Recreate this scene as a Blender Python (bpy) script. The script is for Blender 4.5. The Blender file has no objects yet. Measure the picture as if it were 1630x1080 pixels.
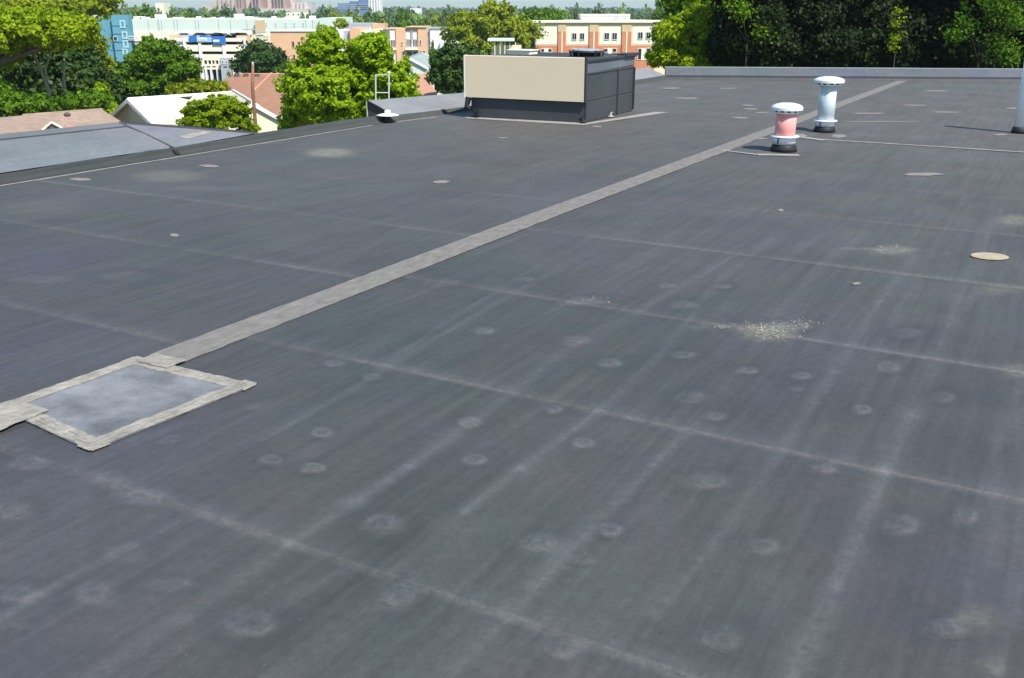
import bpy, math, random
import numpy as np
from mathutils import Vector, Matrix

# ------------------------------------------------------------------ camera, world, sun, exposure
C = bpy.context.scene.collection
SC = bpy.context.scene
F = 1554.0; CX, CY = 815.0, 540.0; EYE = 1.6; HZ = 14.0
PITCH = math.atan((CY - HZ) / F)
YAW = math.radians(29.415)
cam = bpy.data.cameras.new('camera'); cam_o = bpy.data.objects.new('camera', cam); C.objects.link(cam_o)
cam.sensor_fit = 'HORIZONTAL'; cam.sensor_width = 36.0; cam.lens = 36.0 * F / 1630.0
cam.clip_end = 20000; cam.clip_start = 0.05
cam_o.location = (0, 0, EYE); cam_o.rotation_euler = (math.pi / 2 - PITCH, 0, 0)
SC.camera = cam_o

TOSUN = Vector((0.60, -0.80, 1.28)).normalized()
world = bpy.data.worlds.new('World'); SC.world = world; world.use_nodes = True
wn = world.node_tree.nodes; bg = wn['Background']
sky = wn.new('ShaderNodeTexSky'); sky.sky_type = 'NISHITA'; sky.sun_disc = False
sky.sun_elevation = math.asin(TOSUN.z); sky.sun_rotation = math.atan2(TOSUN.x, TOSUN.y)
sky.air_density = 1.0; sky.dust_density = 0.3; sky.ozone_density = 3.5
tint = wn.new('ShaderNodeMix'); tint.data_type = 'RGBA'; tint.blend_type = 'MULTIPLY'; tint.inputs[0].default_value = 1.0
tint.inputs[7].default_value = (0.95, 1.11, 1.06, 1)
world.node_tree.links.new(sky.outputs[0], tint.inputs[6]); world.node_tree.links.new(tint.outputs[2], bg.inputs[0]); bg.inputs[1].default_value = 0.112
sun = bpy.data.lights.new('sun', 'SUN'); sun.energy = 4.6; sun.angle = math.radians(0.5); sun.color = (1.0, 0.94, 0.86)
sun_o = bpy.data.objects.new('sun', sun); C.objects.link(sun_o)
sun_o.rotation_euler = TOSUN.to_track_quat('Z', 'Y').to_euler(); sun_o.location = (0, 0, 60)
SC.view_settings.view_transform = 'Standard'; SC.view_settings.look = 'None'
SC.view_settings.exposure = 0.50; SC.view_settings.gamma = 1.0; SC.view_settings.use_curve_mapping = False
SC.render.engine = 'CYCLES'
SC.cycles.max_bounces = 6; SC.cycles.transparent_max_bounces = 4

# ------------------------------------------------------------------ helpers
R = random.Random(7)
RS = np.random.RandomState(11)
COSY, SINY = math.cos(YAW), math.sin(YAW)

def ray(px, py):
    x = px - CX; y = CY - py
    return Vector((x, F * math.cos(PITCH) + y * math.sin(PITCH), -F * math.sin(PITCH) + y * math.cos(PITCH)))
def at(px, py, D):                      # point of the view at D metres in front
    r = ray(px, py); return Vector((0, 0, EYE)) + r * (D / r.y)
def uv(px, py, z=0.0):                  # point on the flat roof, in the roof's own axes
    r = ray(px, py); t = (EYE - z) / -r.z
    return (r.x * COSY - r.y * SINY) * t, (r.x * SINY + r.y * COSY) * t
def R2W(u, v, z=0.0):
    return Vector((u * COSY + v * SINY, -u * SINY + v * COSY, z))

class MB:
    def __init__(s): s.v = []; s.f = []
    def add(s, vs, fs):
        o = len(s.v); s.v += [tuple(p) for p in vs]; s.f += [tuple(i + o for i in f) for f in fs]; return s
    def box(s, x0, x1, y0, y1, z0, z1):
        return s.add([(x0,y0,z0),(x1,y0,z0),(x1,y1,z0),(x0,y1,z0),(x0,y0,z1),(x1,y0,z1),(x1,y1,z1),(x0,y1,z1)],
              [(3,2,1,0),(4,5,6,7),(0,1,5,4),(1,2,6,5),(2,3,7,6),(3,0,4,7)])
    def prism(s, poly, a, b, fn):         # poly of 2D points, extruded from a to b; fn(p,q,t)->3D
        n = len(poly)
        vs = [fn(p, q, a) for p, q in poly] + [fn(p, q, b) for p, q in poly]
        fs = [tuple(range(n))[::-1], tuple(range(n, 2 * n))] + [(i, (i+1) % n, n + (i+1) % n, n + i) for i in range(n)]
        return s.add(vs, fs)
    def lathe(s, prof, seg=32, c=(0,0)):
        vs = []; fs = []
        for (r, z) in prof:
            for k in range(seg):
                a = 2 * math.pi * k / seg; vs.append((c[0] + r * math.cos(a), c[1] + r * math.sin(a), z))
        for i in range(len(prof) - 1):
            for k in range(seg):
                a, b = i * seg + k, i * seg + (k + 1) % seg
                fs.append((a, b, b + seg, a + seg))
        fs.append(tuple(range(seg))[::-1]); fs.append(tuple(range((len(prof)-1)*seg, len(prof)*seg)))
        return s.add(vs, fs)
    def tube(s, pts, rad, seg=8):
        pts = [Vector(p) for p in pts]; n = len(pts); vs = []; fs = []
        for i, p in enumerate(pts):
            d = (pts[min(i+1, n-1)] - pts[max(i-1, 0)]).normalized()
            a = d.orthogonal().normalized(); b = d.cross(a)
            r = rad[i] if isinstance(rad, (list, tuple)) else rad
            for k in range(seg):
                t = 2 * math.pi * k / seg; vs.append(p + a * (r * math.cos(t)) + b * (r * math.sin(t)))
        for i in range(n - 1):
            for k in range(seg):
                a, b = i*seg + k, i*seg + (k+1) % seg; fs.append((a, b, b+seg, a+seg))
        fs.append(tuple(range(seg))[::-1]); fs.append(tuple(range((n-1)*seg, n*seg)))
        return s.add(vs, fs)
    def mesh(s, name, mat):
        me = bpy.data.meshes.new(name); me.from_pydata(s.v, [], s.f)
        import bmesh
        bm = bmesh.new(); bm.from_mesh(me); bmesh.ops.recalc_face_normals(bm, faces=bm.faces); bm.to_mesh(me); bm.free()
        if mat: me.materials.append(mat)
        return me
    def build(s, name, mat, parent=None, smooth=False, bevel=0):
        me = s.mesh(name, mat)
        if smooth:
            for p in me.polygons: p.use_smooth = len(p.vertices) <= 4
        o = bpy.data.objects.new(name, me); C.objects.link(o)
        if parent: o.parent = parent
        if bevel:
            b = o.modifiers.new('b', 'BEVEL'); b.width = bevel; b.segments = 2; b.limit_method = 'ANGLE'
        return o

def empty(name, loc=(0,0,0), rz=0.0):
    o = bpy.data.objects.new(name, None); C.objects.link(o); o.location = loc; o.rotation_euler = (0, 0, rz)
    o.empty_display_size = 0.3
    return o
def tag(o, label, cat, group=None):
    o['label'] = label; o['category'] = cat
    if group: o['group'] = group
    return o
def kind(o, k): o['kind'] = k; return o
def linkobj(name, me, parent=None):
    o = bpy.data.objects.new(name, me); C.objects.link(o)
    if parent: o.parent = parent
    return o
def roof_thing(name, label, cat, u, v, z=0.0, rz=0.0, group=None):
    return tag(empty(name, R2W(u, v, z), -YAW + rz), label, cat, group)

# ------------------------------------------------------------------ materials
def mat(name, col, rough=0.7, spec=0.35, var=0.12, scale=3.0, metal=0.0, bump=0.0, bscale=40.0, col2=None, stretch=None, coat=0.0):
    m = bpy.data.materials.new(name); m.use_nodes = True
    nt = m.node_tree; n = nt.nodes; b = n['Principled BSDF']; L = nt.links.new
    b.inputs['Roughness'].default_value = rough; b.inputs['Specular IOR Level'].default_value = spec
    b.inputs['Metallic'].default_value = metal
    tc = n.new('ShaderNodeTexCoord'); mp = n.new('ShaderNodeMapping'); L(tc.outputs['Object'], mp.inputs[0])
    if stretch: mp.inputs['Scale'].default_value = stretch
    nz = n.new('ShaderNodeTexNoise'); nz.inputs['Scale'].default_value = scale; nz.inputs['Detail'].default_value = 8
    nz.inputs['Roughness'].default_value = 0.65
    L(mp.outputs[0], nz.inputs['Vector'])
    cr = n.new('ShaderNodeValToRGB'); cr.color_ramp.elements[0].position = 0.3; cr.color_ramp.elements[1].position = 0.7
    c2 = col2 or tuple(min(1, c * (1 + var)) for c in col)
    c1 = tuple(c * (1 - var) for c in col)
    cr.color_ramp.elements[0].color = (*c1, 1); cr.color_ramp.elements[1].color = (*c2, 1)
    L(nz.outputs[0], cr.inputs[0]); L(cr.outputs[0], b.inputs['Base Color'])
    if bump:
        n2 = n.new('ShaderNodeTexNoise'); n2.inputs['Scale'].default_value = bscale; n2.inputs['Detail'].default_value = 5
        L(mp.outputs[0], n2.inputs['Vector'])
        bp = n.new('ShaderNodeBump'); bp.inputs['Strength'].default_value = bump; bp.inputs['Distance'].default_value = 0.02
        L(n2.outputs[0], bp.inputs['Height']); L(bp.outputs[0], b.inputs['Normal'])
    return m

def leafmat(name, dark, light, trans=0.35):
    m = bpy.data.materials.new(name); m.use_nodes = True
    nt = m.node_tree; n = nt.nodes; L = nt.links.new
    b = n['Principled BSDF']; b.inputs['Roughness'].default_value = 0.55; b.inputs['Specular IOR Level'].default_value = 0.12
    out = n['Material Output']
    g = n.new('ShaderNodeNewGeometry'); oi = n.new('ShaderNodeObjectInfo')
    nz = n.new('ShaderNodeTexNoise'); nz.inputs['Scale'].default_value = 0.9; nz.inputs['Detail'].default_value = 3
    L(g.outputs['Position'], nz.inputs['Vector'])
    mx = n.new('ShaderNodeMath'); mx.operation = 'MULTIPLY_ADD'; mx.inputs[1].default_value = 0.5
    L(g.outputs['Random Per Island'], mx.inputs[0])
    m2 = n.new('ShaderNodeMath'); m2.operation = 'MULTIPLY_ADD'; m2.inputs[1].default_value = 0.3; m2.inputs[2].default_value = -0.1
    L(oi.outputs['Random'], m2.inputs[0])
    m3 = n.new('ShaderNodeMath'); m3.operation = 'MULTIPLY_ADD'; m3.inputs[1].default_value = 0.55
    L(nz.outputs[0], m3.inputs[0]); L(m2.outputs[0], m3.inputs[2]); L(m3.outputs[0], mx.inputs[2])
    cr = n.new('ShaderNodeValToRGB'); cr.color_ramp.elements[0].position = 0.15; cr.color_ramp.elements[1].position = 0.9
    cr.color_ramp.elements[0].color = (*dark, 1); cr.color_ramp.elements[1].color = (*light, 1)
    L(mx.outputs[0], cr.inputs[0]); L(cr.outputs[0], b.inputs['Base Color'])
    t = n.new('ShaderNodeBsdfTranslucent'); L(cr.outputs[0], t.inputs[0])
    ms = n.new('ShaderNodeMixShader'); ms.inputs[0].default_value = trans
    L(b.outputs[0], ms.inputs[1]); L(t.outputs[0], ms.inputs[2]); L(ms.outputs[0], out.inputs[0])
    return m

def membrane_material(name, base, wear_attr=True, streak=1.0, light=1.0):
    """weathered rubber roofing: mottled grey with dust streaks; the 'wear' attribute carries where it is rubbed pale"""
    m = bpy.data.materials.new(name); m.use_nodes = True
    nt = m.node_tree; n = nt.nodes; L = nt.links.new; b = n['Principled BSDF']
    tc = n.new('ShaderNodeTexCoord'); P = tc.outputs['Object']
    def noise(scale, detail=6, vec=None, stretch=None, rough=0.6, dist=0.0):
        nz = n.new('ShaderNodeTexNoise'); nz.inputs['Scale'].default_value = scale; nz.inputs['Detail'].default_value = detail
        nz.inputs['Roughness'].default_value = rough; nz.inputs['Distortion'].default_value = dist
        v = vec or P
        if stretch:
            mp = n.new('ShaderNodeMapping'); mp.inputs['Scale'].default_value = stretch; L(v, mp.inputs[0]); v = mp.outputs[0]
        L(v, nz.inputs['Vector']); return nz.outputs[0]
    def ramp(fac, stops):
        cr = n.new('ShaderNodeValToRGB'); e = cr.color_ramp.elements
        e[0].position, e[0].color = stops[0][0], (*stops[0][1], 1)
        e[1].position, e[1].color = stops[-1][0], (*stops[-1][1], 1)
        for p, c in stops[1:-1]:
            x = e.new(p); x.color = (*c, 1)
        L(fac, cr.inputs[0]); return cr.outputs[0]
    def mixc(a, bb, fac, mode='MIX'):
        mx = n.new('ShaderNodeMix'); mx.data_type = 'RGBA'; mx.blend_type = mode
        for s, v in ((mx.inputs[0], fac), (mx.inputs[6], a), (mx.inputs[7], bb)):
            if hasattr(v, 'links'): L(v, s)
            elif isinstance(v, (int, float)): s.default_value = v
            else: s.default_value = (*v, 1)
        return mx.outputs[2]
    r0, g0, b0 = base
    hue = ramp(noise(0.42, 4, dist=0.8), [(0.36, (r0*0.87, g0*0.99, b0*0.94)), (0.44, (r0*0.94, g0*1.0, b0*0.98)), (0.50, (r0*1.03, g0*0.99, b0*1.0)), (0.57, (r0*1.02, g0*0.98, b0*1.04)), (0.66, (r0*0.99, g0*0.98, b0*1.17))])
    sx = n.new('ShaderNodeSeparateXYZ'); L(P, sx.inputs[0])           # base tone turns warmer and paler towards the far end of the roof
    gr = n.new('ShaderNodeMapRange'); gr.inputs[1].default_value = 4.0; gr.inputs[2].default_value = 15.0; L(sx.outputs[1], gr.inputs[0])
    hue = mixc(hue, (r0*1.62, g0*1.50, b0*1.36), gr.outputs[0])
    col = mixc(hue, ramp(noise(1.1, 9, rough=0.72), [(0.3, (0.84,)*3), (0.7, (1.18,)*3)]), 1.0, 'MULTIPLY')
    col = mixc(col, ramp(noise(1.0, 8, stretch=(7.0, 0.6, 1), rough=0.7, dist=0.7), [(0.32, (1-0.11*streak,)*3), (0.7, (1+0.13*streak,)*3)]), 1.0, 'MULTIPLY')
    col = mixc(col, ramp(noise(1.0, 5, stretch=(24.0, 0.9, 1), rough=0.6, dist=0.3), [(0.30, (1-0.13*streak,)*3), (0.48, (1.0,)*3), (0.72, (1+0.17*streak,)*3)]), 1.0, 'MULTIPLY')
    col = mixc(col, ramp(noise(26, 6, rough=0.75), [(0.3, (0.86,)*3), (0.72, (1.15,)*3)]), 1.0, 'MULTIPLY')
    col = mixc(col, ramp(noise(190, 2, rough=0.8), [(0.3, (0.88,)*3), (0.75, (1.14,)*3)]), 1.0, 'MULTIPLY')
    col = mixc(col, (0.30, 0.30, 0.29), ramp(noise(75, 3, rough=0.9), [(0.66, (0.0,)*3), (0.72, (0.30,)*3)]))
    if wear_attr:
        at_ = n.new('ShaderNodeAttribute'); at_.attribute_name = 'wear'
        sp = n.new('ShaderNodeSeparateColor'); L(at_.outputs['Color'], sp.inputs[0])
        brk = ramp(noise(24, 8, rough=0.85), [(0.33, (0.05,)*3), (0.63, (1.1,)*3)])
        def mul(a, bsock):
            mm = n.new('ShaderNodeMath'); mm.operation = 'MULTIPLY'; L(a, mm.inputs[0]); L(bsock, mm.inputs[1]); return mm.outputs[0]
        sb = n.new('ShaderNodeSeparateColor'); L(brk, sb.inputs[0])
        col = mixc(col, (0.36, 0.36, 0.38), mul(sp.outputs[0], sb.outputs[0]))
        col = mixc(col, (0.030, 0.033, 0.038), sp.outputs[1])
        col = mixc(col, (0.36, 0.35, 0.24), mul(sp.outputs[2], sb.outputs[0]))
    L(col, b.inputs['Base Color'])
    rr = n.new('ShaderNodeMapRange'); L(noise(3.0, 6), rr.inputs[0]); rr.inputs[3].default_value = 0.5; rr.inputs[4].default_value = 0.82
    L(rr.outputs[0], b.inputs['Roughness']); b.inputs['Specular IOR Level'].default_value = 0.42
    bp = n.new('ShaderNodeBump'); bp.inputs['Strength'].default_value = 0.35; bp.inputs['Distance'].default_value = 0.006
    L(noise(60, 6, rough=0.7), bp.inputs['Height'])
    bp2 = n.new('ShaderNodeBump'); bp2.inputs['Strength'].default_value = 0.5; bp2.inputs['Distance'].default_value = 0.012
    L(noise(1.0, 4, stretch=(5.0, 0.8, 1), dist=0.4), bp2.inputs['Height']); L(bp.outputs[0], bp2.inputs['Normal'])
    L(bp2.outputs[0], b.inputs['Normal'])
    return m

M = {}
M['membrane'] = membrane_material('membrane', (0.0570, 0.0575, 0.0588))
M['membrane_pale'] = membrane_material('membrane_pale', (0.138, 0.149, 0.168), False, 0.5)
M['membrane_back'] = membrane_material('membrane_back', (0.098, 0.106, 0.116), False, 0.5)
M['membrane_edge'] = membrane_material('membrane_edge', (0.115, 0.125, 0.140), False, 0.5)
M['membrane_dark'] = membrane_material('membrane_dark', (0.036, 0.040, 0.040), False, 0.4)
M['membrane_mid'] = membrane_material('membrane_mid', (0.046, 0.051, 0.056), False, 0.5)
M['patch_panel'] = mat('patch_panel', (0.088, 0.092, 0.100), 0.6, 0.4, 0.0, 4.0, col2=(0.26, 0.265, 0.28), bump=0.3)
M['tape'] = mat('tape', (0.190, 0.178, 0.165), 0.8, 0.25, 0.25, 9, bump=0.4, stretch=(2, 1.0, 1))
M['tape_edge'] = mat('tape_edge', (0.29, 0.27, 0.235), 0.8, 0.25, 0.28, 8, bump=0.8, bscale=25)
M['tape_crack'] = mat('tape_crack', (0.20, 0.18, 0.15), 0.9, 0.1, 0.2, 20)
M['beige_panel'] = mat('beige_panel', (0.72, 0.595, 0.42), 0.45, 0.4, 0.03, 1.2)
M['beige_trim'] = mat('beige_trim', (0.72, 0.66, 0.54), 0.45, 0.4, 0.04, 2)
M['galv'] = mat('galvanised', (0.58, 0.66, 0.68), 0.42, 0.5, 0.10, 6, metal=0.25)
M['galv_cap'] = mat('galvanised_cap', (0.78, 0.82, 0.80), 0.4, 0.5, 0.05, 9, metal=0.2)
M['pink'] = mat('pink_pipe', (0.80, 0.33, 0.30), 0.5, 0.4, 0.10, 5)
M['collar'] = mat('collar', (0.72, 0.74, 0.80), 0.4, 0.5, 0.05, 8, metal=0.2)
M['rubber'] = mat('rubber_boot', (0.018, 0.018, 0.02), 0.6, 0.35, 0.3, 20)
M['frame_pipe'] = mat('frame_pipe', (0.52, 0.56, 0.46), 0.5, 0.4, 0.1, 5)
M['slot'] = mat('dark_slot', (0.015, 0.015, 0.018), 0.8, 0.2, 0.1)
M['white_pvc'] = mat('white_pvc', (0.84, 0.85, 0.86), 0.35, 0.5, 0.02, 5)
M['flash'] = mat('flashing', (0.30, 0.29, 0.27), 0.7, 0.3, 0.22, 7)
M['scuff'] = mat('scuff', (0.225, 0.205, 0.185), 0.8, 0.2, 0.25, 20)
M['cream_disc'] = mat('cream_disc', (0.38, 0.325, 0.235), 0.8, 0.2, 0.18, 12)
M['grey_lid'] = mat('grey_lid', (0.30, 0.33, 0.38), 0.5, 0.4, 0.2, 12)
M['drip'] = mat('drip_edge', (0.50, 0.56, 0.50), 0.4, 0.5, 0.05, 3, metal=0.3)
M['darkmetal'] = mat('dark_metal', (0.03, 0.032, 0.04), 0.5, 0.5, 0.2, 6)
M['straw'] = mat('straw', (0.45, 0.42, 0.28), 0.85, 0.2, 0.3, 30)
M['wall_brick'] = mat('outer_wall', (0.30, 0.20, 0.15), 0.85, 0.2, 0.15, 2)
M['bark'] = mat('bark', (0.17, 0.13, 0.09), 0.9, 0.2, 0.3, 6)
M['bark_dark'] = mat('bark_dark', (0.03, 0.026, 0.02), 0.9, 0.2, 0.3, 6)
M['bark_pale'] = mat('bark_pale', (0.26, 0.23, 0.15), 0.9, 0.2, 0.2, 6)
M['glass'] = mat('window_glass', (0.02, 0.024, 0.03), 0.15, 0.6, 0.1)
M['opening'] = mat('open_deck', (0.012, 0.012, 0.014), 0.9, 0.1, 0.1)
M['wframe'] = mat('window_frame', (0.74, 0.72, 0.66), 0.6, 0.3, 0.03)
M['wframe_dark'] = mat('dark_frame', (0.12, 0.11, 0.10), 0.6, 0.3, 0.1)
M['cream'] = mat('cream_stucco', (0.78, 0.68, 0.47), 0.85, 0.2, 0.05, 0.3)
M['cream_lt'] = mat('pale_cream', (0.82, 0.77, 0.62), 0.85, 0.2, 0.04, 0.3)
M['tan_trim'] = mat('tan_trim', (0.60, 0.46, 0.27), 0.85, 0.2, 0.06, 0.5)
M['brick'] = mat('orange_brick', (0.58, 0.24, 0.13), 0.9, 0.2, 0.15, 1.5)
M['peach'] = mat('peach_brick', (0.72, 0.42, 0.27), 0.9, 0.2, 0.06, 0.4, col2=(0.76, 0.50, 0.30))
M['white'] = mat('white_paint', (0.80, 0.80, 0.78), 0.7, 0.3, 0.03, 0.4)
M['mint'] = mat('mint_panel', (0.62, 0.70, 0.63), 0.7, 0.3, 0.05, 0.15)
M['mint_line'] = mat('panel_joint', (0.38, 0.46, 0.46), 0.8, 0.2, 0.05)
M['teal'] = mat('teal_cladding', (0.13, 0.33, 0.42), 0.6, 0.35, 0.08, 0.3)
M['teal_lt'] = mat('teal_frame', (0.42, 0.62, 0.66), 0.6, 0.3, 0.05)
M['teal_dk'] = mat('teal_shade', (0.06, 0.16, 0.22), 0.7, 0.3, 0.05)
M['blue'] = mat('blue_banner', (0.03, 0.16, 0.50), 0.6, 0.3, 0.06)
M['blue_lt'] = mat('pale_blue_banner', (0.30, 0.52, 0.78), 0.6, 0.3, 0.06)
M['grey_wall'] = mat('grey_wall', (0.42, 0.44, 0.48), 0.85, 0.2, 0.08, 0.5)
M['pinkbrick'] = mat('pink_brick_tower', (0.42, 0.30, 0.28), 0.9, 0.2, 0.08, 0.02)
M['palebrick'] = mat('pale_tower', (0.55, 0.50, 0.46), 0.9, 0.2, 0.06, 0.02)
M['bluetower'] = mat('blue_tower', (0.13, 0.20, 0.34), 0.5, 0.4, 0.1, 0.02)
M['flat_roof'] = mat('pale_flat_roof', (0.55, 0.54, 0.52), 0.9, 0.2, 0.08, 0.3)
M['whiteroof'] = mat('white_coated_roof', (0.64, 0.59, 0.43), 0.8, 0.2, 0.05, 0.8, bump=0.3, bscale=8)
M['tanroof'] = mat('tan_shingles', (0.34, 0.25, 0.195), 0.9, 0.2, 0.22, 2.2, bump=0.6, bscale=9, stretch=(1, 1, 3))
M['brownroof'] = mat('brown_shingles', (0.33, 0.175, 0.115), 0.9, 0.2, 0.13, 1.2, bump=0.5, bscale=7)
M['greenroof'] = mat('grey_green_shingles', (0.30, 0.36, 0.34), 0.9, 0.2, 0.12, 1.0)
M['ridgecap'] = mat('ridge_cap', (0.50, 0.27, 0.18), 0.9, 0.2, 0.1, 2)
M['sidewall'] = mat('cream_siding', (0.78, 0.70, 0.52), 0.85, 0.2, 0.05, 1)
M['palegreen'] = mat('pale_green_siding', (0.62, 0.70, 0.62), 0.85, 0.2, 0.05, 1)
M['garage_door'] = mat('rust_door', (0.45, 0.18, 0.08), 0.8, 0.3, 0.1, 2)
M['pole'] = mat('pole_wood', (0.26, 0.13, 0.08), 0.9, 0.2, 0.2, 5)
M['ground'] = mat('ground', (0.07, 0.085, 0.03), 0.95, 0.1, 0.5, 0.04, col2=(0.13, 0.14, 0.08))
M['road'] = mat('asphalt', (0.06, 0.06, 0.062), 0.9, 0.2, 0.15, 0.5)
M['lime'] = leafmat('lime_leaves', (0.12, 0.23, 0.004), (0.40, 0.56, 0.02), 0.45)
M['yelgreen'] = leafmat('yellow_green_leaves', (0.11, 0.19, 0.003), (0.40, 0.52, 0.015), 0.42)
M['green'] = leafmat('green_leaves', (0.040, 0.105, 0.006), (0.18, 0.32, 0.012), 0.35)
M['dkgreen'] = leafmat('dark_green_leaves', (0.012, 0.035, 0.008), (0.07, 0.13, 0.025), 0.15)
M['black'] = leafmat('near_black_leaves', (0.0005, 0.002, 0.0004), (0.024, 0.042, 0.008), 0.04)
M['olive'] = leafmat('olive_leaves', (0.12, 0.17, 0.004), (0.34, 0.40, 0.02), 0.35)
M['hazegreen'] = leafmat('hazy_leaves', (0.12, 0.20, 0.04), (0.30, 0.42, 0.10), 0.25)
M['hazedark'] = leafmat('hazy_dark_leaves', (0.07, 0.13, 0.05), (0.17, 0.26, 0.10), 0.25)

# ------------------------------------------------------------------ ground
def gz(x, y):
    d = math.hypot(x, y)
    def l(a, b, t): return a + (b - a) * max(0, min(1, t))
    z = l(-11.0, -17.5, (d - 105) / 100)
    z = l(z, -12.5, (d - 420) / 250) if d > 420 else z
    return l(z, -6.0, (d - 1100) / 1500) if d > 1100 else z
rings = [0.1, 20, 50, 105, 130, 160, 205, 300, 420, 500, 590, 670, 900, 1100, 1500, 2000, 2600, 4500, 9000]
SEG = 96; vs = []; fs = []
for r_ in rings:
    for k in range(SEG):
        a = 2 * math.pi * k / SEG; vs.append((r_ * math.cos(a), r_ * math.sin(a), gz(r_, 0)))
for i in range(len(rings) - 1):
    for k in range(SEG):
        a, b = i*SEG + k, i*SEG + (k+1) % SEG; fs.append((a, b, b+SEG, a+SEG))
g_ = MB(); g_.add(vs, fs); kind(g_.build('ground', M['ground']), 'structure')

# ------------------------------------------------------------------ the flat roof we stand on
PU = -8.95                                   # inner face of the left parapet
BK0 = (-8.62, 22.75); BK1 = (-1.13, 26.10)   # back parapet foot
bdir = Vector((BK1[0] - BK0[0], BK1[1] - BK0[1])).normalized()
bn = Vector((-bdir.y, bdir.x))               # outward
URIGHT, VNEAR = 14.0, -7.0
def back_v(u): return BK0[1] + (u - BK0[0]) * bdir.y / bdir.x
roof = MB()
poly = [(-9.3, VNEAR), (URIGHT, VNEAR), (URIGHT, back_v(URIGHT) + 0.3), (-9.3, back_v(-9.3) + 0.3)]
roof.prism(poly, -11.3, -0.030, lambda p, q, t: (p, q, t))
roof_o = roof.build('roof', M['wall_brick']); roof_o.rotation_euler = (0, 0, -YAW); kind(roof_o, 'structure')

def nonuni(segs):
    out = []
    for a, b, st in segs: out += list(np.arange(a, b - 1e-6, st))
    return np.array(sorted(set([round(x, 4) for x in out] + [segs[-1][1]])))
TU = -3.64; TW = 0.165                       # cover strip centre and half width
seams_all = [VNEAR, -2.3, -0.85, 0.58, 2.02, 3.47, 4.86, 6.47, 8.05, 9.7, 11.35, 13.03, 14.9, 16.8, 18.8, 21.0]
seams_left = [VNEAR, -2.6, -1.1, 0.35, 1.8, 3.24, 4.70, 6.06, 7.6, 9.2, 10.9, 12.6, 14.4, 16.3, 18.4, 20.6]

# places where the rubber is rubbed pale, as strokes on the roof: (px points, half width m, strength)
STROKES = [
    ([(1262,1080),(1330,930),(1410,750),(1450,660)], .030, .30), ([(1450,660),(1500,545),(1530,470)], .035, .22), ([(1530,470),(1590,330)], .04, .15),
    ([(1040,975),(1135,865),(1255,700)], .028, .14), ([(1255,700),(1330,590),(1400,480),(1460,405)], .035, .22),
    ([(740,815),(830,745),(950,655)], .022, .30), ([(950,655),(1050,565),(1150,440),(1230,380)], .030, .17), ([(600,930),(740,815)], .03, .10),
    ([(140,1080),(290,985),(460,865)], .028, .20), ([(460,865),(560,800),(650,742),(760,665)], .030, .30), ([(760,665),(860,590),(1010,480)], .03, .14),
    ([(0,985),(90,930),(200,868)], .025, .20), ([(200,868),(330,808)], .03, .12), ([(0,868),(130,790)], .03, .14),
    ([(850,935),(940,840),(1090,690)], .022, .26), ([(1090,690),(1180,590),(1240,500)], .035, .12), ([(700,1080),(850,935)], .03, .12),
    ([(430,1080),(600,960),(770,830)], .045, .10), ([(420,700),(560,620),(760,500),(900,420)], .022, .17), ([(600,590),(700,520),(860,420)], .022, .14),
    ([(0,790),(210,700),(430,640)], .03, .07), ([(1580,900),(1590,700),(1612,620)], .03, .16), ([(1620,1000),(1625,560)], .03, .12),
    ([(300,540),(520,430),(700,330)], .03, .06), ([(450,960),(560,900)], .03, .14), ([(960,830),(905,880)], .05, .12),
    ([(1010,500),(1110,440),(1180,400)], .03, .20), ([(1240,500),(1330,400)], .05, .10), ([(1420,500),(1500,380)], .04, .08),
    ([(905,470),(1000,490)], .04, .12), ([(1105,520),(1290,520)], .05, .28), ([(905,483),(960,480)], .07, .18),
    ([(1345,395),(1470,398)], .04, .28), ([(160,760),(250,800)], .06, .20), ([(330,820),(460,870)], .035, .16),
]
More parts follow.
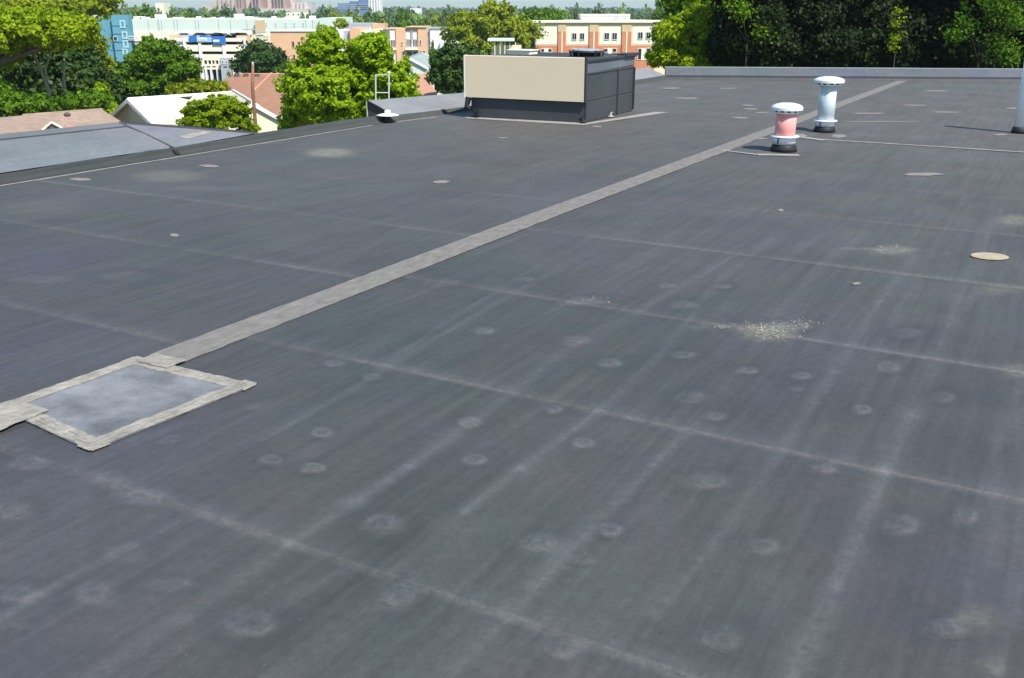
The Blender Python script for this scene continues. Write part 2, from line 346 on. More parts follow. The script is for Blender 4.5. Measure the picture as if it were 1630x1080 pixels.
# blotches: (px, py, half width px, half height px, channel 0 pale / 1 dark / 2 lichen, strength)
BLOTS = [
    (525,243,34,7,2,.60), (265,280,52,9,2,.28), (1222,528,42,13,2,.42), (1260,518,30,7,0,.30), (1420,398,34,7,2,.40), (333,265,16,3,0,.55),
    (610,835,32,17,0,.42), (610,850,50,26,1,.28), (398,990,44,24,0,.40), (405,1000,70,36,1,.35), (1150,1015,34,22,0,.30), (1150,1010,72,46,1,.30),
    (1435,835,30,17,0,.38), (1440,845,60,30,1,.30), (1535,820,24,17,0,.22), (860,865,34,15,0,.34), (970,843,18,10,0,.34), (985,848,40,20,1,.18),
    (512,689,18,8,0,.34), (497,746,22,8,0,.40), (430,733,16,8,0,.22), (748,673,18,8,0,.34), (755,732,22,9,0,.28), (928,705,18,9,0,.38), (880,652,15,7,0,.3),
    (1125,765,36,13,0,.26), (1313,745,20,9,0,.38), (1415,583,20,9,0,.42), (1445,530,22,8,0,.28), (1430,532,46,15,1,.30), (1500,632,20,9,0,.26), (1500,625,60,22,1,.34), (1580,640,44,18,1,.30),
    (1372,652,15,8,0,.36), (1275,598,18,6,0,.30), (1270,618,12,4,0,.30), (1190,590,18,6,0,.36), (1190,580,44,14,1,.24), (1100,632,26,10,0,.26), (1100,625,48,18,1,.28),
    (1140,663,17,7,0,.40), (1088,565,20,6,0,.32), (972,578,19,7,0,.44), (918,543,24,8,0,.28), (770,527,18,6,0,.34), (905,483,16,4,0,.26), (1090,485,22,6,0,.30), (1085,480,40,10,1,.22),
    (935,480,24,6,0,.24), (635,948,28,20,0,.26), (895,1030,34,17,0,.26), (148,945,34,20,0,.22), (40,945,44,14,0,.22), (20,812,34,15,0,.26), (45,738,32,10,0,.28), (35,1000,10,6,0,.3),
    (532,578,17,6,0,.28), (590,600,14,5,0,.2), (835,445,16,4,0,.24), (1060,455,14,4,0,.28), (1150,456,15,4,0,.22), (1212,870,30,14,0,.22), (1505,1000,30,16,0,.2), (1555,985,34,22,2,.22), (1580,1060,20,20,2,.2),
    (230,610,60,14,0,.20), (700,450,30,6,0,.12), (200,440,40,7,0,.12), (60,445,50,6,0,.10), (320,300,60,4,0,.15), (770,175,40,3,0,.14), (1590,460,30,8,2,.22), (1615,350,24,8,2,.4), (1620,590,24,12,2,.2),
    (1200,640,60,28,1,.12), (300,900,120,60,1,.14), (120,1040,140,40,1,.16), (1560,740,60,40,1,.14), (560,360,90,14,1,.1), (60,330,70,16,2,.08), (950,470,60,10,1,.12), (1330,660,60,30,1,.10),
    (230,790,40,12,0,.22), (200,880,30,16,0,.14), (270,930,40,10,0,.16), (1380,1000,120,60,1,.10), (450,600,60,16,1,.10), (640,1000,60,40,1,.12), (1480,270,60,5,1,.14), (690,540,30,6,1,.15),
]
strokes_r = []
for pts, w, s in STROKES:
    q = [uv(*p) for p in pts]
    for a, b in zip(q[:-1], q[1:]): strokes_r.append((a, b, w, s))
blots_r = []
for (px, py, hw, hh, ch, s) in BLOTS:
    c = Vector(uv(px, py)); a = (Vector(uv(px + hw, py)) - Vector(uv(px - hw, py))) / 2
    b = (Vector(uv(px, py - hh)) - Vector(uv(px, py + hh))) / 2
    Mx = np.linalg.inv(np.array([[a.x, b.x], [a.y, b.y]]))
    blots_r.append((c.x, c.y, Mx, ch, s, max(a.length, b.length) * 3.0, hw))

def sm1(seed, n=400):
    r = np.random.RandomState(seed); return r.rand(n)
N1 = [sm1(k) for k in range(6)]
def n1(x, k, sc):                          # smooth 1D noise
    x = np.abs(x + 50) * sc; i = np.floor(x).astype(int); f_ = x - i; f_ = f_*f_*(3-2*f_)
    t = N1[k]; return t[i % 400] * (1 - f_) + t[(i+1) % 400] * f_
def wear(U, V, seams):
    w = np.zeros(U.shape + (3,))
    for sv in seams[1:]:
        d = V - sv - 0.012 * (n1(U, 0, .8) - .5)
        amp = (1.0 if sv < 6.6 else .45 if sv < 9 else .18) * (0.05 + 0.30 * n1(U, 1, 1.6) * n1(U + sv * 7, 2, .5) + 0.08 * n1(U, 3, 9))
        w[..., 0] += amp * np.exp(-(d / 0.014)**2) + 0.28 * amp * np.exp(-((d - 0.03) / 0.045)**2)
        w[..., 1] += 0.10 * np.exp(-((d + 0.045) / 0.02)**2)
    for (a, b, hw, s) in strokes_r:
        ax, ay = a; bx, by = b; dx, dy = bx-ax, by-ay; L2 = dx*dx+dy*dy
        t = ((U-ax)*dx + (V-ay)*dy) / L2; tc_ = np.clip(t, 0, 1)
        dist = np.hypot(U-ax-tc_*dx, V-ay-tc_*dy) * (1 + .6 * (n1(V, 4, 6) - .5)); hw = hw * .72
        w[..., 1] += .16 * s * np.exp(-((dist - hw * 3.2) / (hw * 1.5))**2)
        w[..., 0] += .58 * s * np.exp(-(dist / hw)**2) * (0.5 + 0.6 * n1(V*1.3 + U*.3, 5, 5)) + 0.10 * s * np.exp(-(dist / (hw*2.2))**2)
    for (cx_, cy_, Mx, ch, s, rad, hwpx) in blots_r:
        m_ = (np.abs(U - cx_) < rad) & (np.abs(V - cy_) < rad)
        if not m_.any(): continue
        du, dv = U[m_] - cx_, V[m_] - cy_
        p = Mx[0,0]*du + Mx[0,1]*dv; q = Mx[1,0]*du + Mx[1,1]*dv; rr = np.hypot(p, q)
        g = np.exp(-(rr * .95)**4) if ch != 1 else np.exp(-rr**2)
        if ch == 0 and hwpx < 45:
            th_ = np.arctan2(q, p); arc = .45 + .55 * np.sin(th_ * 2 + cx_ * 9) * np.sin(th_ + cy_ * 5)
            g = .30 * g + .85 * np.exp(-((rr - .78) / .15)**2) * np.clip(arc, .1, 1) + .35 * np.exp(-((rr - .3) / .15)**2) * np.clip(-arc + .7, 0, 1)
            w[..., 1][m_] += .16 * np.exp(-((rr - 1.6) / .5)**2) + .10 * np.exp(-(rr / .25)**2) * (s > .3)
        w[..., ch][m_] += (.75 if ch == 0 else .8) * s * g * (1.0 if ch == 1 else (0.7 + .6 * RS.rand(du.size)))
    # fine rolled streaks of dust between the insulation boards
    fan = n1(U, 0, 1.7) * n1(V, 2, .35)
    w[..., 0] += 0.07 * fan
    w[..., 0] = .55 * (1 - np.exp(-w[..., 0] / .55))
    return np.clip(w, 0, 1)

def und(U, V): return 0.0035 * (n1(U * 1.0, 1, 1.3) - .5) + 0.0025 * (n1(V, 2, 1.1) - .5)
def sheet(seams, i, u0, u1, us):
    v0 = seams[i]; last = i + 1 >= len(seams)
    v1 = seams[i+1] if not last else 31.0
    fine = (v1 > 1.0 and v0 < 7.0)
    st = 0.022 if fine else (0.045 if (7 <= v0 < 14) else 0.12)
    if v1 < 1.0: st = 0.4
    vv = np.arange(v0, v1 - st * .5, st); vv = np.append(vv, v1 + 0.0)
    ug = us[(us > u0) & (us < u1)]; ug = np.concatenate([[u0], ug, [u1]])
    if v1 < 1.0: ug = np.linspace(u0, u1, 14)
    U, V = np.meshgrid(ug, vv)
    Z = np.where(np.abs(V - v0) < 1e-6, 0.0, 0.0) + (V - v0) / (v1 - v0) * -0.0025
    # gentle undulation of the rubber
    Z = Z + und(U, V)
    if last: V = np.minimum(V, BK0[1] + (U - BK0[0]) * bdir.y / bdir.x + 0.05)
    W = wear(U, V, seams)
    nv, nu = U.shape
    vert = np.stack([U, V, Z], -1).reshape(-1, 3)
    idx = np.arange(nv * nu).reshape(nv, nu)
    q = np.stack([idx[:-1,:-1], idx[:-1,1:], idx[1:,1:], idx[1:,:-1]], -1).reshape(-1, 4)
    # turned down front edge, so that the lap reads as a real step
    base = len(vert)
    edge = vert[idx[0]].copy(); edge[:, 2] -= 0.005
    vert = np.concatenate([vert, edge]); e2 = base + np.arange(nu)
    q = np.concatenate([q, np.stack([e2[:-1], e2[1:], idx[0,1:], idx[0,:-1]], -1)])
    Wv = np.concatenate([W.reshape(-1, 3), W[0]])
    me = fastmesh('membrane_sheet', vert, q, M['membrane'], True)
    at_ = me.color_attributes.new('wear', 'FLOAT_COLOR', 'POINT')
    at_.data.foreach_set('color', np.concatenate([Wv, np.ones((len(Wv), 1))], 1).astype(np.float32).ravel())
    return linkobj('membrane_sheet', me, roof_o)

def fastmesh(name, verts, quads, material, smooth=False):
    me = bpy.data.meshes.new(name)
    verts = np.asarray(verts, dtype=np.float32); quads = np.asarray(quads, dtype=np.int32)
    n, k = quads.shape
    me.vertices.add(len(verts)); me.vertices.foreach_set('co', verts.ravel())
    me.loops.add(n * k); me.loops.foreach_set('vertex_index', quads.ravel())
    me.polygons.add(n); me.polygons.foreach_set('loop_start', np.arange(0, n*k, k, dtype=np.int32))
    try: me.polygons.foreach_set('loop_total', np.full(n, k, dtype=np.int32))
    except Exception: pass
    if smooth: me.polygons.foreach_set('use_smooth', np.ones(n, dtype=bool))
    me.materials.append(material); me.update(calc_edges=True); me.validate()
    return me

usR = nonuni([(TU, 1.2, 0.022), (1.2, 4, 0.08), (4, URIGHT, 0.4)])
usL = nonuni([(-9.0, -5.5, 0.07), (-5.5, TU, 0.035)])
for i in range(len(seams_all)): sheet(seams_all, i, TU, URIGHT, usR)
for i in range(len(seams_left)): sheet(seams_left, i, -8.97, TU, usL)

# cover strip laid along the joint between the two fields (top-level: the photograph shows it as one band)
def ribbon(name, pts, hw, material, z=0.004, th=0.0035, wob=0.006, parent=None, seed=1, step=0.08):
    """flat band along a polyline in roof axes with slightly uneven edges"""
    r = random.Random(seed); P = []
    for a, b in zip(pts[:-1], pts[1:]):
        a = Vector(a); b = Vector(b); n_ = max(1, int((b-a).length / step))
        for k in range(n_): P.append(a.lerp(b, k / n_))
    P.append(Vector(pts[-1])); L_ = []; 
    for i, p in enumerate(P):
        d = (P[min(i+1, len(P)-1)] - P[max(i-1, 0)]).normalized(); nrm = Vector((-d.y, d.x))
        w1 = hw + r.uniform(-wob, wob); w2 = hw + r.uniform(-wob, wob)
        L_.append((p + nrm * w1, p - nrm * w2))
    vs = []; fs = []
    for a, b in L_: vs += [(a.x, a.y, z), (a.x, a.y, z + th), (b.x, b.y, z + th), (b.x, b.y, z)]
    for i in range(len(L_) - 1):
        o = 4 * i
        for k in range(3): fs.append((o+k, o+k+1, o+k+5, o+k+4))
    fs.append((0,1,2,3)); e = 4 * (len(L_)-1); fs.append((e+3, e+2, e+1, e))
    return MB().add(vs, fs).build(name, material, parent)
strip = ribbon('cover_strip', [(TU + .015, 3.03), (TU - .005, 7), (TU + .02, 11), (TU + .03, back_v(TU) - .05)], 0.112, M['tape'], z=0.002, wob=0.004)
strip.rotation_euler = (0, 0, -YAW)
tag(strip, 'long pale grey cover strip running from the square patch to the back parapet', 'roof strip')
line = ribbon('seam_tape', [(-2.80, 13.06), (-.4, 13.02), (6, 12.95)], 0.028, M['flash'], z=0.002, wob=0.006)
line.rotation_euler = (0, 0, -YAW)
tag(line, 'thin pale seam line crossing the roof behind the pink vent pipe', 'seam tape')
for pts, w in (([(-8.79, 3.0), (-8.80, 11.5)], .014), ([(-8.80, 11.9), (-8.62, 12.9)], .016)):
    s_ = ribbon('lap_edge', pts, w, M['flash'], z=0.0015, wob=0.004, parent=roof_o)

# the square repair patch
PX = [(-3.775, 2.25), (-3.06, 2.16), (-3.0, 2.985), (-3.755, 2.965)]
pt = tag(empty('roof_patch', (0, 0, 0), -YAW), 'square blue grey membrane patch framed by pale cracked tape, lower left', 'roof patch')
def quad_slab(name, q, z0, z1, material, parent):
    return MB().prism(q, z0, z1, lambda p, q_, t: (p, q_, t)).build(name, material, parent)
quad_slab('membrane_panel', PX, 0.003, 0.0065, M['patch_panel'], pt)
def inset(a, b, c_, d_, w):  # band along a-b, inward w
    return [a, b, tuple(Vector(b) + (Vector(c_) - Vector(b)).normalized() * w), tuple(Vector(a) + (Vector(d_) - Vector(a)).normalized() * w)]
bw = 0.078
for k in range(4):
    a, b, c_, d_ = PX[k], PX[(k+1) % 4], PX[(k+2) % 4], PX[(k+3) % 4]
    A_, B_ = Vector(a), Vector(b); dirn = (B_ - A_).normalized(); inw = (Vector(d_) - A_).normalized()
    cen = [tuple(A_ + inw * bw/2 - dirn * .01), tuple(B_ + (Vector(c_) - B_).normalized() * bw/2 + dirn * .012)]
    ribbon('border_tape', cen, bw/2, M['tape_edge'], z=0.0068 + 0.0016 * (k % 2), th=0.003, wob=0.005, parent=pt, seed=20+k, step=.03)
ribbon('border_tab', [(-3.70, 2.985), (-3.50, 2.985)], .062, M['tape_edge'], z=0.0125, th=0.003, wob=.006, parent=pt, seed=31, step=.03)
ribbon('border_tab', [(-3.62, 2.33), (-3.62, 1.2)], .095, M['tape_edge'], z=0.0125, th=0.003, wob=.008, parent=pt, seed=32, step=.05)
crk = MB(); rr_ = random.Random(5)
for k in range(3):
    a, b = Vector(PX[k]), Vector(PX[k+1]); inw = (Vector(PX[(k+3) % 4]) - a).normalized()
    for off in (.022, .046):
        t0 = 0.03
        while t0 < .95:
            t1 = t0 + rr_.uniform(.03, .12)
            p = a.lerp(b, t0) + inw * (off + rr_.uniform(-.004, .004)); q = a.lerp(b, min(.97, t1)) + inw * (off + rr_.uniform(-.004, .004))
            n_ = Vector((-(q-p).y, (q-p).x)).normalized() * 0.0009
            z = 0.0125
            crk.add([(p.x-n_.x, p.y-n_.y, z), (q.x-n_.x, q.y-n_.y, z), (q.x+n_.x, q.y+n_.y, z), (p.x+n_.x, p.y+n_.y, z)], [(0,1,2,3)])
            t0 = t1 + rr_.uniform(.02, .12)
kind(crk.build('crack', M['tape_crack'], pt), 'stuff')

# fastener plates showing through the rubber: low domes with a rubbed rim
def dome_mesh(seed, u0, v0, z0, seams, sc):
    r = random.Random(seed); prof = [(0, .86), (.22, .92), (.42, .98), (.55, .74), (.68, .42), (.84, .12), (1.0, .0)]
    seg = 20; vs = []; fs = []; wv = []
    ecc = r.uniform(.85, 1.15)
    for j, (q, h) in enumerate(prof):
        for k in range(seg):
            a = 2*math.pi*k/seg; rr2 = 0.072 * sc * q * (1 + .06 * math.sin(3*a + seed) + .03 * math.sin(7*a + 2*seed))
            vs.append((rr2 * math.cos(a) * ecc, rr2 * math.sin(a), 0.0048 * h + .0004))
            wv.append(max(0, (.0, .0, .03, .04, .01, .0, .0)[j] + r.uniform(-.04, .05) * (1 if j < 5 else .2)))
    for j in range(len(prof)-1):
        for k in range(seg):
            a, b = j*seg+k, j*seg+(k+1) % seg; fs.append((a, a+seg, b+seg, b))
    vs = [(x + u0, y + v0, z + z0) for x, y, z in vs]
    me = fastmesh('fastener_bump', vs, fs, M['membrane'], True)
    c = me.color_attributes.new('wear', 'FLOAT_COLOR', 'POINT'); V_ = np.array(vs)
    arr = np.ones((len(vs), 4), dtype=np.float32); arr[:, :3] = wear(V_[:, 0], V_[:, 1], seams); arr[:, 0] += wv
    c.data.foreach_set('color', arr.ravel())
    return me
FAST = [(770,527),(972,578),(918,543),(905,483),(1090,485),(1088,565),(1190,590),(1100,630),(1140,663),(1275,598),(1415,583),(1445,530),(1372,652),(1500,632),
        (880,652),(928,705),(755,732),(748,673),(512,689),(497,745),(430,733),(610,835),(398,990),(148,945),(40,945),(20,812),(45,738),(1125,765),(1313,745),
        (1435,835),(1212,870),(860,865),(970,843),(925,888),(635,948),(895,1030),(1150,1015),(835,445),(532,578),(1060,455),(1150,456),(1505,1000),(590,600),(1535,820),(400,648),(270,700)]
for i, (px, py) in enumerate(FAST):
    u, v = uv(px, py); sm_ = seams_all if u > TU else seams_left; k_ = max(j for j in range(len(sm_)) if sm_[j] <= v)
    zf = float(und(np.array([u]), np.array([v]))[0]) - .0025 * (v - sm_[k_]) / (sm_[min(k_+1, len(sm_)-1)] - sm_[k_] + 1e-6)
    o = linkobj('fastener_bump', dome_mesh(i, u, v, zf, sm_, R.uniform(.7, 1.0)), roof_o)

# pale chips and thin coating drips stuck on the rubber
CHIPS = [(702,290,13,2.2),(1470,278,27,2.6),(128,286,15,2.2),(333,265,15,2.0),(278,375,8,2),(1243,335,5,1.5),(1363,452,7,1.8),(1068,141,14,1.6),(1093,157,16,1.8),(1178,188,12,1.8),
         (1190,168,10,1.2),(1195,174,14,1.1),(1212,180,12,1.1),(1160,141,14,.8),(1490,145,16,1.3),(1455,168,18,1.2),(1505,179,22,1.1),(1610,173,10,1.4),(1380,181,30,1.1),
         (1593,215,10,1.8),(800,220,7,1.2),(1205,221,14,2.2),(950,202,8,1.6),(1272,216,14,3.2),(1335,217,14,3.0),(1400,194,60,.8)]
for i, (px, py, hw, hh) in enumerate(CHIPS):
    c = Vector(uv(px, py)); a = (Vector(uv(px+hw, py)) - Vector(uv(px-hw, py)))/2; hh *= .72 if py < 230 else 1; b = (Vector(uv(px, py-hh)) - Vector(uv(px, py+hh)))/2
    n_ = 16; vs = []
    for z in (0.001, 0.0035):
        for k in range(n_):
            t = 2*math.pi*k/n_; rr2 = 1 + .16*math.sin(2*t+i) + .1*math.sin(5*t+2*i)
            p = a*(math.cos(t)*rr2) + b*(math.sin(t)*rr2); vs.append((p.x, p.y, z))
    fs = [tuple(range(n_))[::-1], tuple(range(n_, 2*n_))] + [(k, (k+1) % n_, n_+(k+1) % n_, n_+k) for k in range(n_)]
    o = MB().add(vs, fs).build('coating_splash', M['scuff'], roof_o); o.location = (c.x, c.y, 0)
u, v = uv(1575, 409)
o = MB().lathe([(0.02, 0), (.120, 0), (.123, .002), (.118, .005), (0.02, .006)], 28).build('round_disc', M['cream_disc']); o.scale = (1.0, .82, 1)
o.location = R2W(u, v, 0.002); o.rotation_euler = (0, 0, 0)
tag(o, 'flat cream coloured round disc lying on the dark roof at right', 'disc')
# dried clippings
cl = MB(); rr_ = random.Random(9)
for (px, py, n_, sx, sy) in ((1225,529,110,22,7),(1270,517,36,20,4),(1170,521,24,30,4),(1415,396,30,26,4),(940,480,12,20,5)):
    for k in range(n_):
        u, v = uv(px + rr_.gauss(0, sx), py + rr_.gauss(0, sy)); a = rr_.uniform(0, 3.14); l = rr_.uniform(.004, .016); w = .0009
        d = Vector((math.cos(a), math.sin(a), 0)); e = Vector((-d.y, d.x, 0)); z = rr_.uniform(.003, .009); c = Vector((u, v, z))
        cl.add([c-d*l-e*w, c+d*l-e*w+Vector((0,0,.003)), c+d*l+e*w+Vector((0,0,.003)), c-d*l+e*w], [(0,1,2,3)])
cl_o = cl.build('dried_grass', M['straw']); cl_o.rotation_euler = (0,0,-YAW); kind(cl_o, 'stuff')

# ------------------------------------------------------------------ parapets
# near left: broad membrane covered slope rising outward to a ridge, ending in a hip
par = tag(empty('parapet_wall', (0,0,0), -YAW), 'broad sloping membrane topped parapet at left, ending in a hip', 'parapet')
A = (PU, 7.95, .085); B = (PU - .08, 9.35, .10); Cc = (-9.90, 8.02, .305); N0 = (PU, VNEAR, .10); N1_ = (-9.90, VNEAR, .36)
zr = lambda v: .36 + (v - 4) / 4.02 * -.055 if v > 4 else .36
sl = MB(); ks = [VNEAR, 2, 4, 5, 6, 7, 8.02]; vs = []; fs = []
for v in ks:
    t = min(v, 7.95)
    vs += [(PU - .004, t if v != VNEAR else v, .094 if v < 7.9 else .088), (-9.42, v - .02, (.094 + zr(v)) / 2 + .012), (-9.72, v, zr(v) - .035), (-9.90, v, zr(v))]
for i in range(len(ks)-1):
    for k in range(3): o = 4*i + k; fs.append((o, o+1, o+5, o+4))
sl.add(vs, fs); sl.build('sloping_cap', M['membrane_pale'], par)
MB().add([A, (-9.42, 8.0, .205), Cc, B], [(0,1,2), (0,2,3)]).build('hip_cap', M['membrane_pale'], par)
ev = []; ef = []
for i_, v in enumerate(ks): z = zr(v); ev += [(-9.74, v + .01, z - .026), (-9.90, v + .03, z + .012), (-9.95, v + .05, z - .05)]
for i_ in range(len(ks)-1): o = 3*i_; ef += [(o, o+3, o+4, o+1), (o+1, o+4, o+5, o+2)]
MB().add(ev, ef).build('edge_cap', M['membrane_edge'], par)
MB().tube([(-9.74, v, zr(v) - .03) for v in ks], .012, 6).build('edge_seam', M['membrane_mid'], par)
ob = MB().add([(-9.90, VNEAR, .30), (-9.90, 8.02, .29), (-9.05, 9.35, .09), (-9.05, 9.35, -3), (-9.90, 8.02, -3), (-9.90, VNEAR, -3)], [(0,1,4,5), (1,2,3,4)])
ob.build('outer_face', M['wall_brick'], par)
MB().tube([Vector(Cc) + Vector((0,0,.004)), Vector(((A[0]+Cc[0])/2, 7.985, .205)), Vector(A)], .016, 6).build('hip_seam', M['membrane_mid'], par)
MB().tube([Vector(Cc), Vector(((B[0]+Cc[0])/2, 8.7, .205)), Vector(B)], .022, 6).build('hip_edge', M['darkmetal'], par)
pa, pb, pc = Vector(A), Vector(B), Vector(Cc); cpv = []
for (f1, f2) in ((.18, .28), (.24, .62), (.34, .58), (.30, .24)): cpv.append(pa + (pc - pa) * f1 + (pb - pa) * f2 + Vector((0, 0, .004)))
MB().add(cpv, [(0,1,2,3)]).build('cap_patch', M['tape_edge'], par)
# dark base curb all along the left side
def curb(name, label, pts, h, w, material, out=-1):
    mb = MB(); r = random.Random(4); vs = []; fs = []; P = []
    for a, b in zip(pts[:-1], pts[1:]):
        a = Vector(a); b = Vector(b); n_ = max(1, int((b-a).length / .35))
        P += [a.lerp(b, k / n_) for k in range(n_)]
    P.append(Vector(pts[-1]))
    for i, p in enumerate(P):
        d = (P[min(i+1, len(P)-1)] - P[max(i-1, 0)]).normalized(); o_ = Vector((-d.y, d.x))
        hh = h + r.uniform(-.006, .006); e = r.uniform(-.008, .008)
        for (q, z) in ((-.10 + e, .001), (-.05 + e, .016), (-.012 + e*.4, .045), (0, hh - .008), (.01, hh), (w, hh + .002), (w, -3.0)):
            pp = p + o_ * q; vs.append((pp.x, pp.y, z))
    for i in range(len(P)-1):
        for k in range(6): o = 7*i + k; fs.append((o, o+1, o+8, o+7))
    mb.add(vs, fs)
    return mb
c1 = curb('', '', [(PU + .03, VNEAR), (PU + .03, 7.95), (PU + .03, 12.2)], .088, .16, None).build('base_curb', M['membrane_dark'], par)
MB().tube([(PU + .0, 7.9, .092), (PU + .06, 7.93, .03), (PU + .09, 7.95, .004)], [.02, .035, .02], 8).build('corner_fold', M['rubber'], par)

# second stretch: the wedge shaped slope from the open triangular end to the back corner
par2 = tag(empty('parapet_wall', (0,0,0), -YAW), 'wedge shaped parapet with open dark triangular end beside the lime tree', 'parapet')
prof = [(12.2, PU, -9.40, .075, .270), (13.4, PU + .1, -9.40, .06, .235), (14.85, PU + .2, -9.40, .06, .195), (18, PU + .28, -9.3, .08, .20), (22.75, BK0[0], -9.1, .10, .255)]
vs = []; fs = []
for (v, ui, uo, zi, zo) in prof: vs += [(ui, v, zi), (uo, v, zo)]
for i in range(len(prof)-1): fs.append((2*i, 2*i+1, 2*i+3, 2*i+2))
MB().add(vs, fs).build('sloping_cap', M['membrane_pale'], par2)
vs = []; fs = []
for (v, ui, uo, zi, zo) in prof: vs += [(ui + .05, v, 0), (ui + .0, v, zi - .002), (ui - .03, v, zi + .006)]
for i in range(len(prof)-1): o = 3*i; fs += [(o, o+1, o+4, o+3), (o+1, o+2, o+5, o+4)]
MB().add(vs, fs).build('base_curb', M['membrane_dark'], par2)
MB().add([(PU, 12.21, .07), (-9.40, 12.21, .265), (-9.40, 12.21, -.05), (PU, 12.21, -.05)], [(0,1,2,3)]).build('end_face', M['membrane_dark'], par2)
MB().tube([(PU + .04, 12.19, .068), (-9.2, 12.19, .19), (-9.41, 12.19, .272)], .014, 6).build('end_edge', M['rubber'], par2)
MB().tube([(-9.41, 12.18, -.4), (-9.41, 12.18, .27)], .007, 6).build('corner_trim', M['drip'], par2)
vs = []; fs = []
for (v, ui, uo, zi, zo) in prof: vs += [(uo, v, zo + .002), (uo - .02, v, zo + .004), (uo - .02, v, -3)]
for i in range(len(prof)-1): o = 3*i; fs += [(o, o+1, o+4, o+3), (o+1, o+2, o+5, o+4)]
MB().add(vs, fs).build('drip_edge', M['drip'], par2)

# back parapet
par3 = tag(empty('parapet_wall', R2W(BK0[0], BK0[1], 0), -YAW + math.atan2(bdir.y, bdir.x)), 'long low grey parapet along the far edge under the dark trees', 'parapet')
LB = 27.0; st = 1.5; n_ = int(LB / st)
ca = MB(); cb = MB(); dr = MB(); vs = []; fs = []; v2 = []; f2 = []; r = random.Random(8)
for i in range(n_ + 1):
    x = i * st; e = r.uniform(-.006, .006); zr_ = .262 - .0006 * x
    vs += [(x, 0.0, .095 + e*.5), (x, .22, .182 + e*.5), (x, .46, zr_)]
    v2 += [(x, -.05 + e, 0), (x, -.01, .05), (x, -.006, .098 + e*.5)]
for i in range(n_): o = 3*i; fs += [(o, o+1, o+4, o+3), (o+1, o+2, o+5, o+4)]; f2 += [(o, o+1, o+4, o+3), (o+1, o+2, o+5, o+4)]
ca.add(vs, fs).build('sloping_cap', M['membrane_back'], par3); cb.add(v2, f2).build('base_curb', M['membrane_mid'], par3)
for i in range(0, n_, 2):
    x0 = i*st; x1 = min(LB, x0 + 2*st - .01)
    MB().box(x0, x1, .455, .50, .05, .268 - .0006 * x0).build('drip_edge', M['drip'], par3)

# ------------------------------------------------------------------ rooftop unit
BOX = roof_thing('rooftop_unit', 'membrane wrapped rooftop enclosure with a plain beige front panel', 'rooftop unit', -6.27, 13.28, 0, math.radians(2.5))
W_, Dp = 1.90, 2.05
MB().box(-W_, 0, 0, Dp, .0, .30).build('curb', M['membrane_mid'], BOX, bevel=.012)
MB().box(-W_ - .02, -.0, .02, Dp, .302, .86).build('housing', M['membrane_mid'], BOX, bevel=.01)
MB().box(-W_ - .07, .012, -.06, -.035, .305, .925).build('front_panel', M['beige_panel'], BOX, bevel=.004)
MB().box(-W_ - .075, .016, -.034, .02, .885, .928).build('panel_cap', M['beige_trim'], BOX, bevel=.004)
MB().box(-W_ - .085, -W_ - .071, -.065, .02, .30, .93).build('panel_edge', M['white'], BOX)
MB().box(.015, .04, -.06, -.01, .30, .935).build('corner_post', M['darkmetal'], BOX)
# side face: recessed field between standing ribs and a sloping upper band
MB().add([(.004, .0, .70), (.004, Dp, .74), (.004, Dp, .87), (-.10, Dp, .905), (-.10, 0, .90), (.004, 0, .865)], [(0,1,2,5), (5,2,3,4)]).build('upper_band', M['membrane_edge'], BOX)
for y in (.0, 1.30, Dp - .035):
    MB().box(.002, .028, y, y + .03, .03, .70).build('side_rib', M['darkmetal'] if y in (0, Dp - .035) else M['membrane_mid'], BOX)
MB().box(.002, .012, .03, Dp - .03, .69, .71).build('side_rib', M['membrane_mid'], BOX)
MB().box(-W_, .03, .03, Dp + .02, .862, .90).build('top_cap', M['membrane_dark'], BOX, bevel=.008)
MB().box(-.12, .05, 1.55, Dp + .04, .88, .925).build('corner_flap', M['darkmetal'], BOX)
MB().tube([(.05, .95, 0), (.05, .95, .07), (.07, .95, .075)], .010, 8).build('drain_pipe', M['white_pvc'], BOX)
MB().lathe([(.035, 0), (.05, .012), (.03, .03), (.0, .032)], 16, (.05, .95)).build('drain_flange', M['flash'], BOX)
MB().add([(-W_-.03, -.22, .004), (.10, -.26, .004), (.62, 2.05, .004), (.40, 2.05, .004), (.02, .02, .004), (-W_, -.02, .004)], [(0,1,4,5), (1,2,3,4)]).build('base_flashing', M['flash'], BOX)
MB().tube([(-W_ - .03, -.02, .30), (-W_ - .05, -.05, .16), (-W_ + .12, -.07, .10), (-W_ + .16, -.08, .02)], [.05, .045, .05, .04], 8).build('loose_flap', M['rubber'], BOX)
MB().tube([(-.04, -.05, .07), (-.0, -.06, .03), (.05, -.05, .02)], [.03, .045, .03], 8).build('corner_fold', M['rubber'], BOX)
# low fan standing on top of the unit, and the pale lid beside it
fan = tag(empty('roof_fan', BOX.matrix_basis @ Vector((-.42, 1.05, .90)), BOX.rotation_euler.z), 'low dark fan with pale domed lid on top of the beige unit', 'roof fan')
MB().lathe([(.21, 0), (.22, .05), (.26, .055), (.27, .075), (.20, .08)], 28).build('fan_base', M['darkmetal'], fan, True)
MB().lathe([(.23, .082), (.235, .092), (.19, .104), (.10, .114), (.0, .118)], 28).build('fan_lid', M['grey_lid'], fan, True)
for a in range(6):
    t = a * math.pi / 3 + .4; MB().tube([(.24*math.cos(t), .24*math.sin(t), .0), (.27*math.cos(t), .27*math.sin(t), .09)], .014, 6).build('fan_bracket', M['darkmetal'], fan)
lid = tag(empty('roof_hatch', BOX.matrix_basis @ Vector((-1.60, 1.2, .90)), BOX.rotation_euler.z), 'small pale flat lid on the left end of the beige unit', 'hatch')
MB().box(-.19, .19, -.15, .15, 0, .055).build('hatch_frame', M['cream_lt'], lid, bevel=.005)
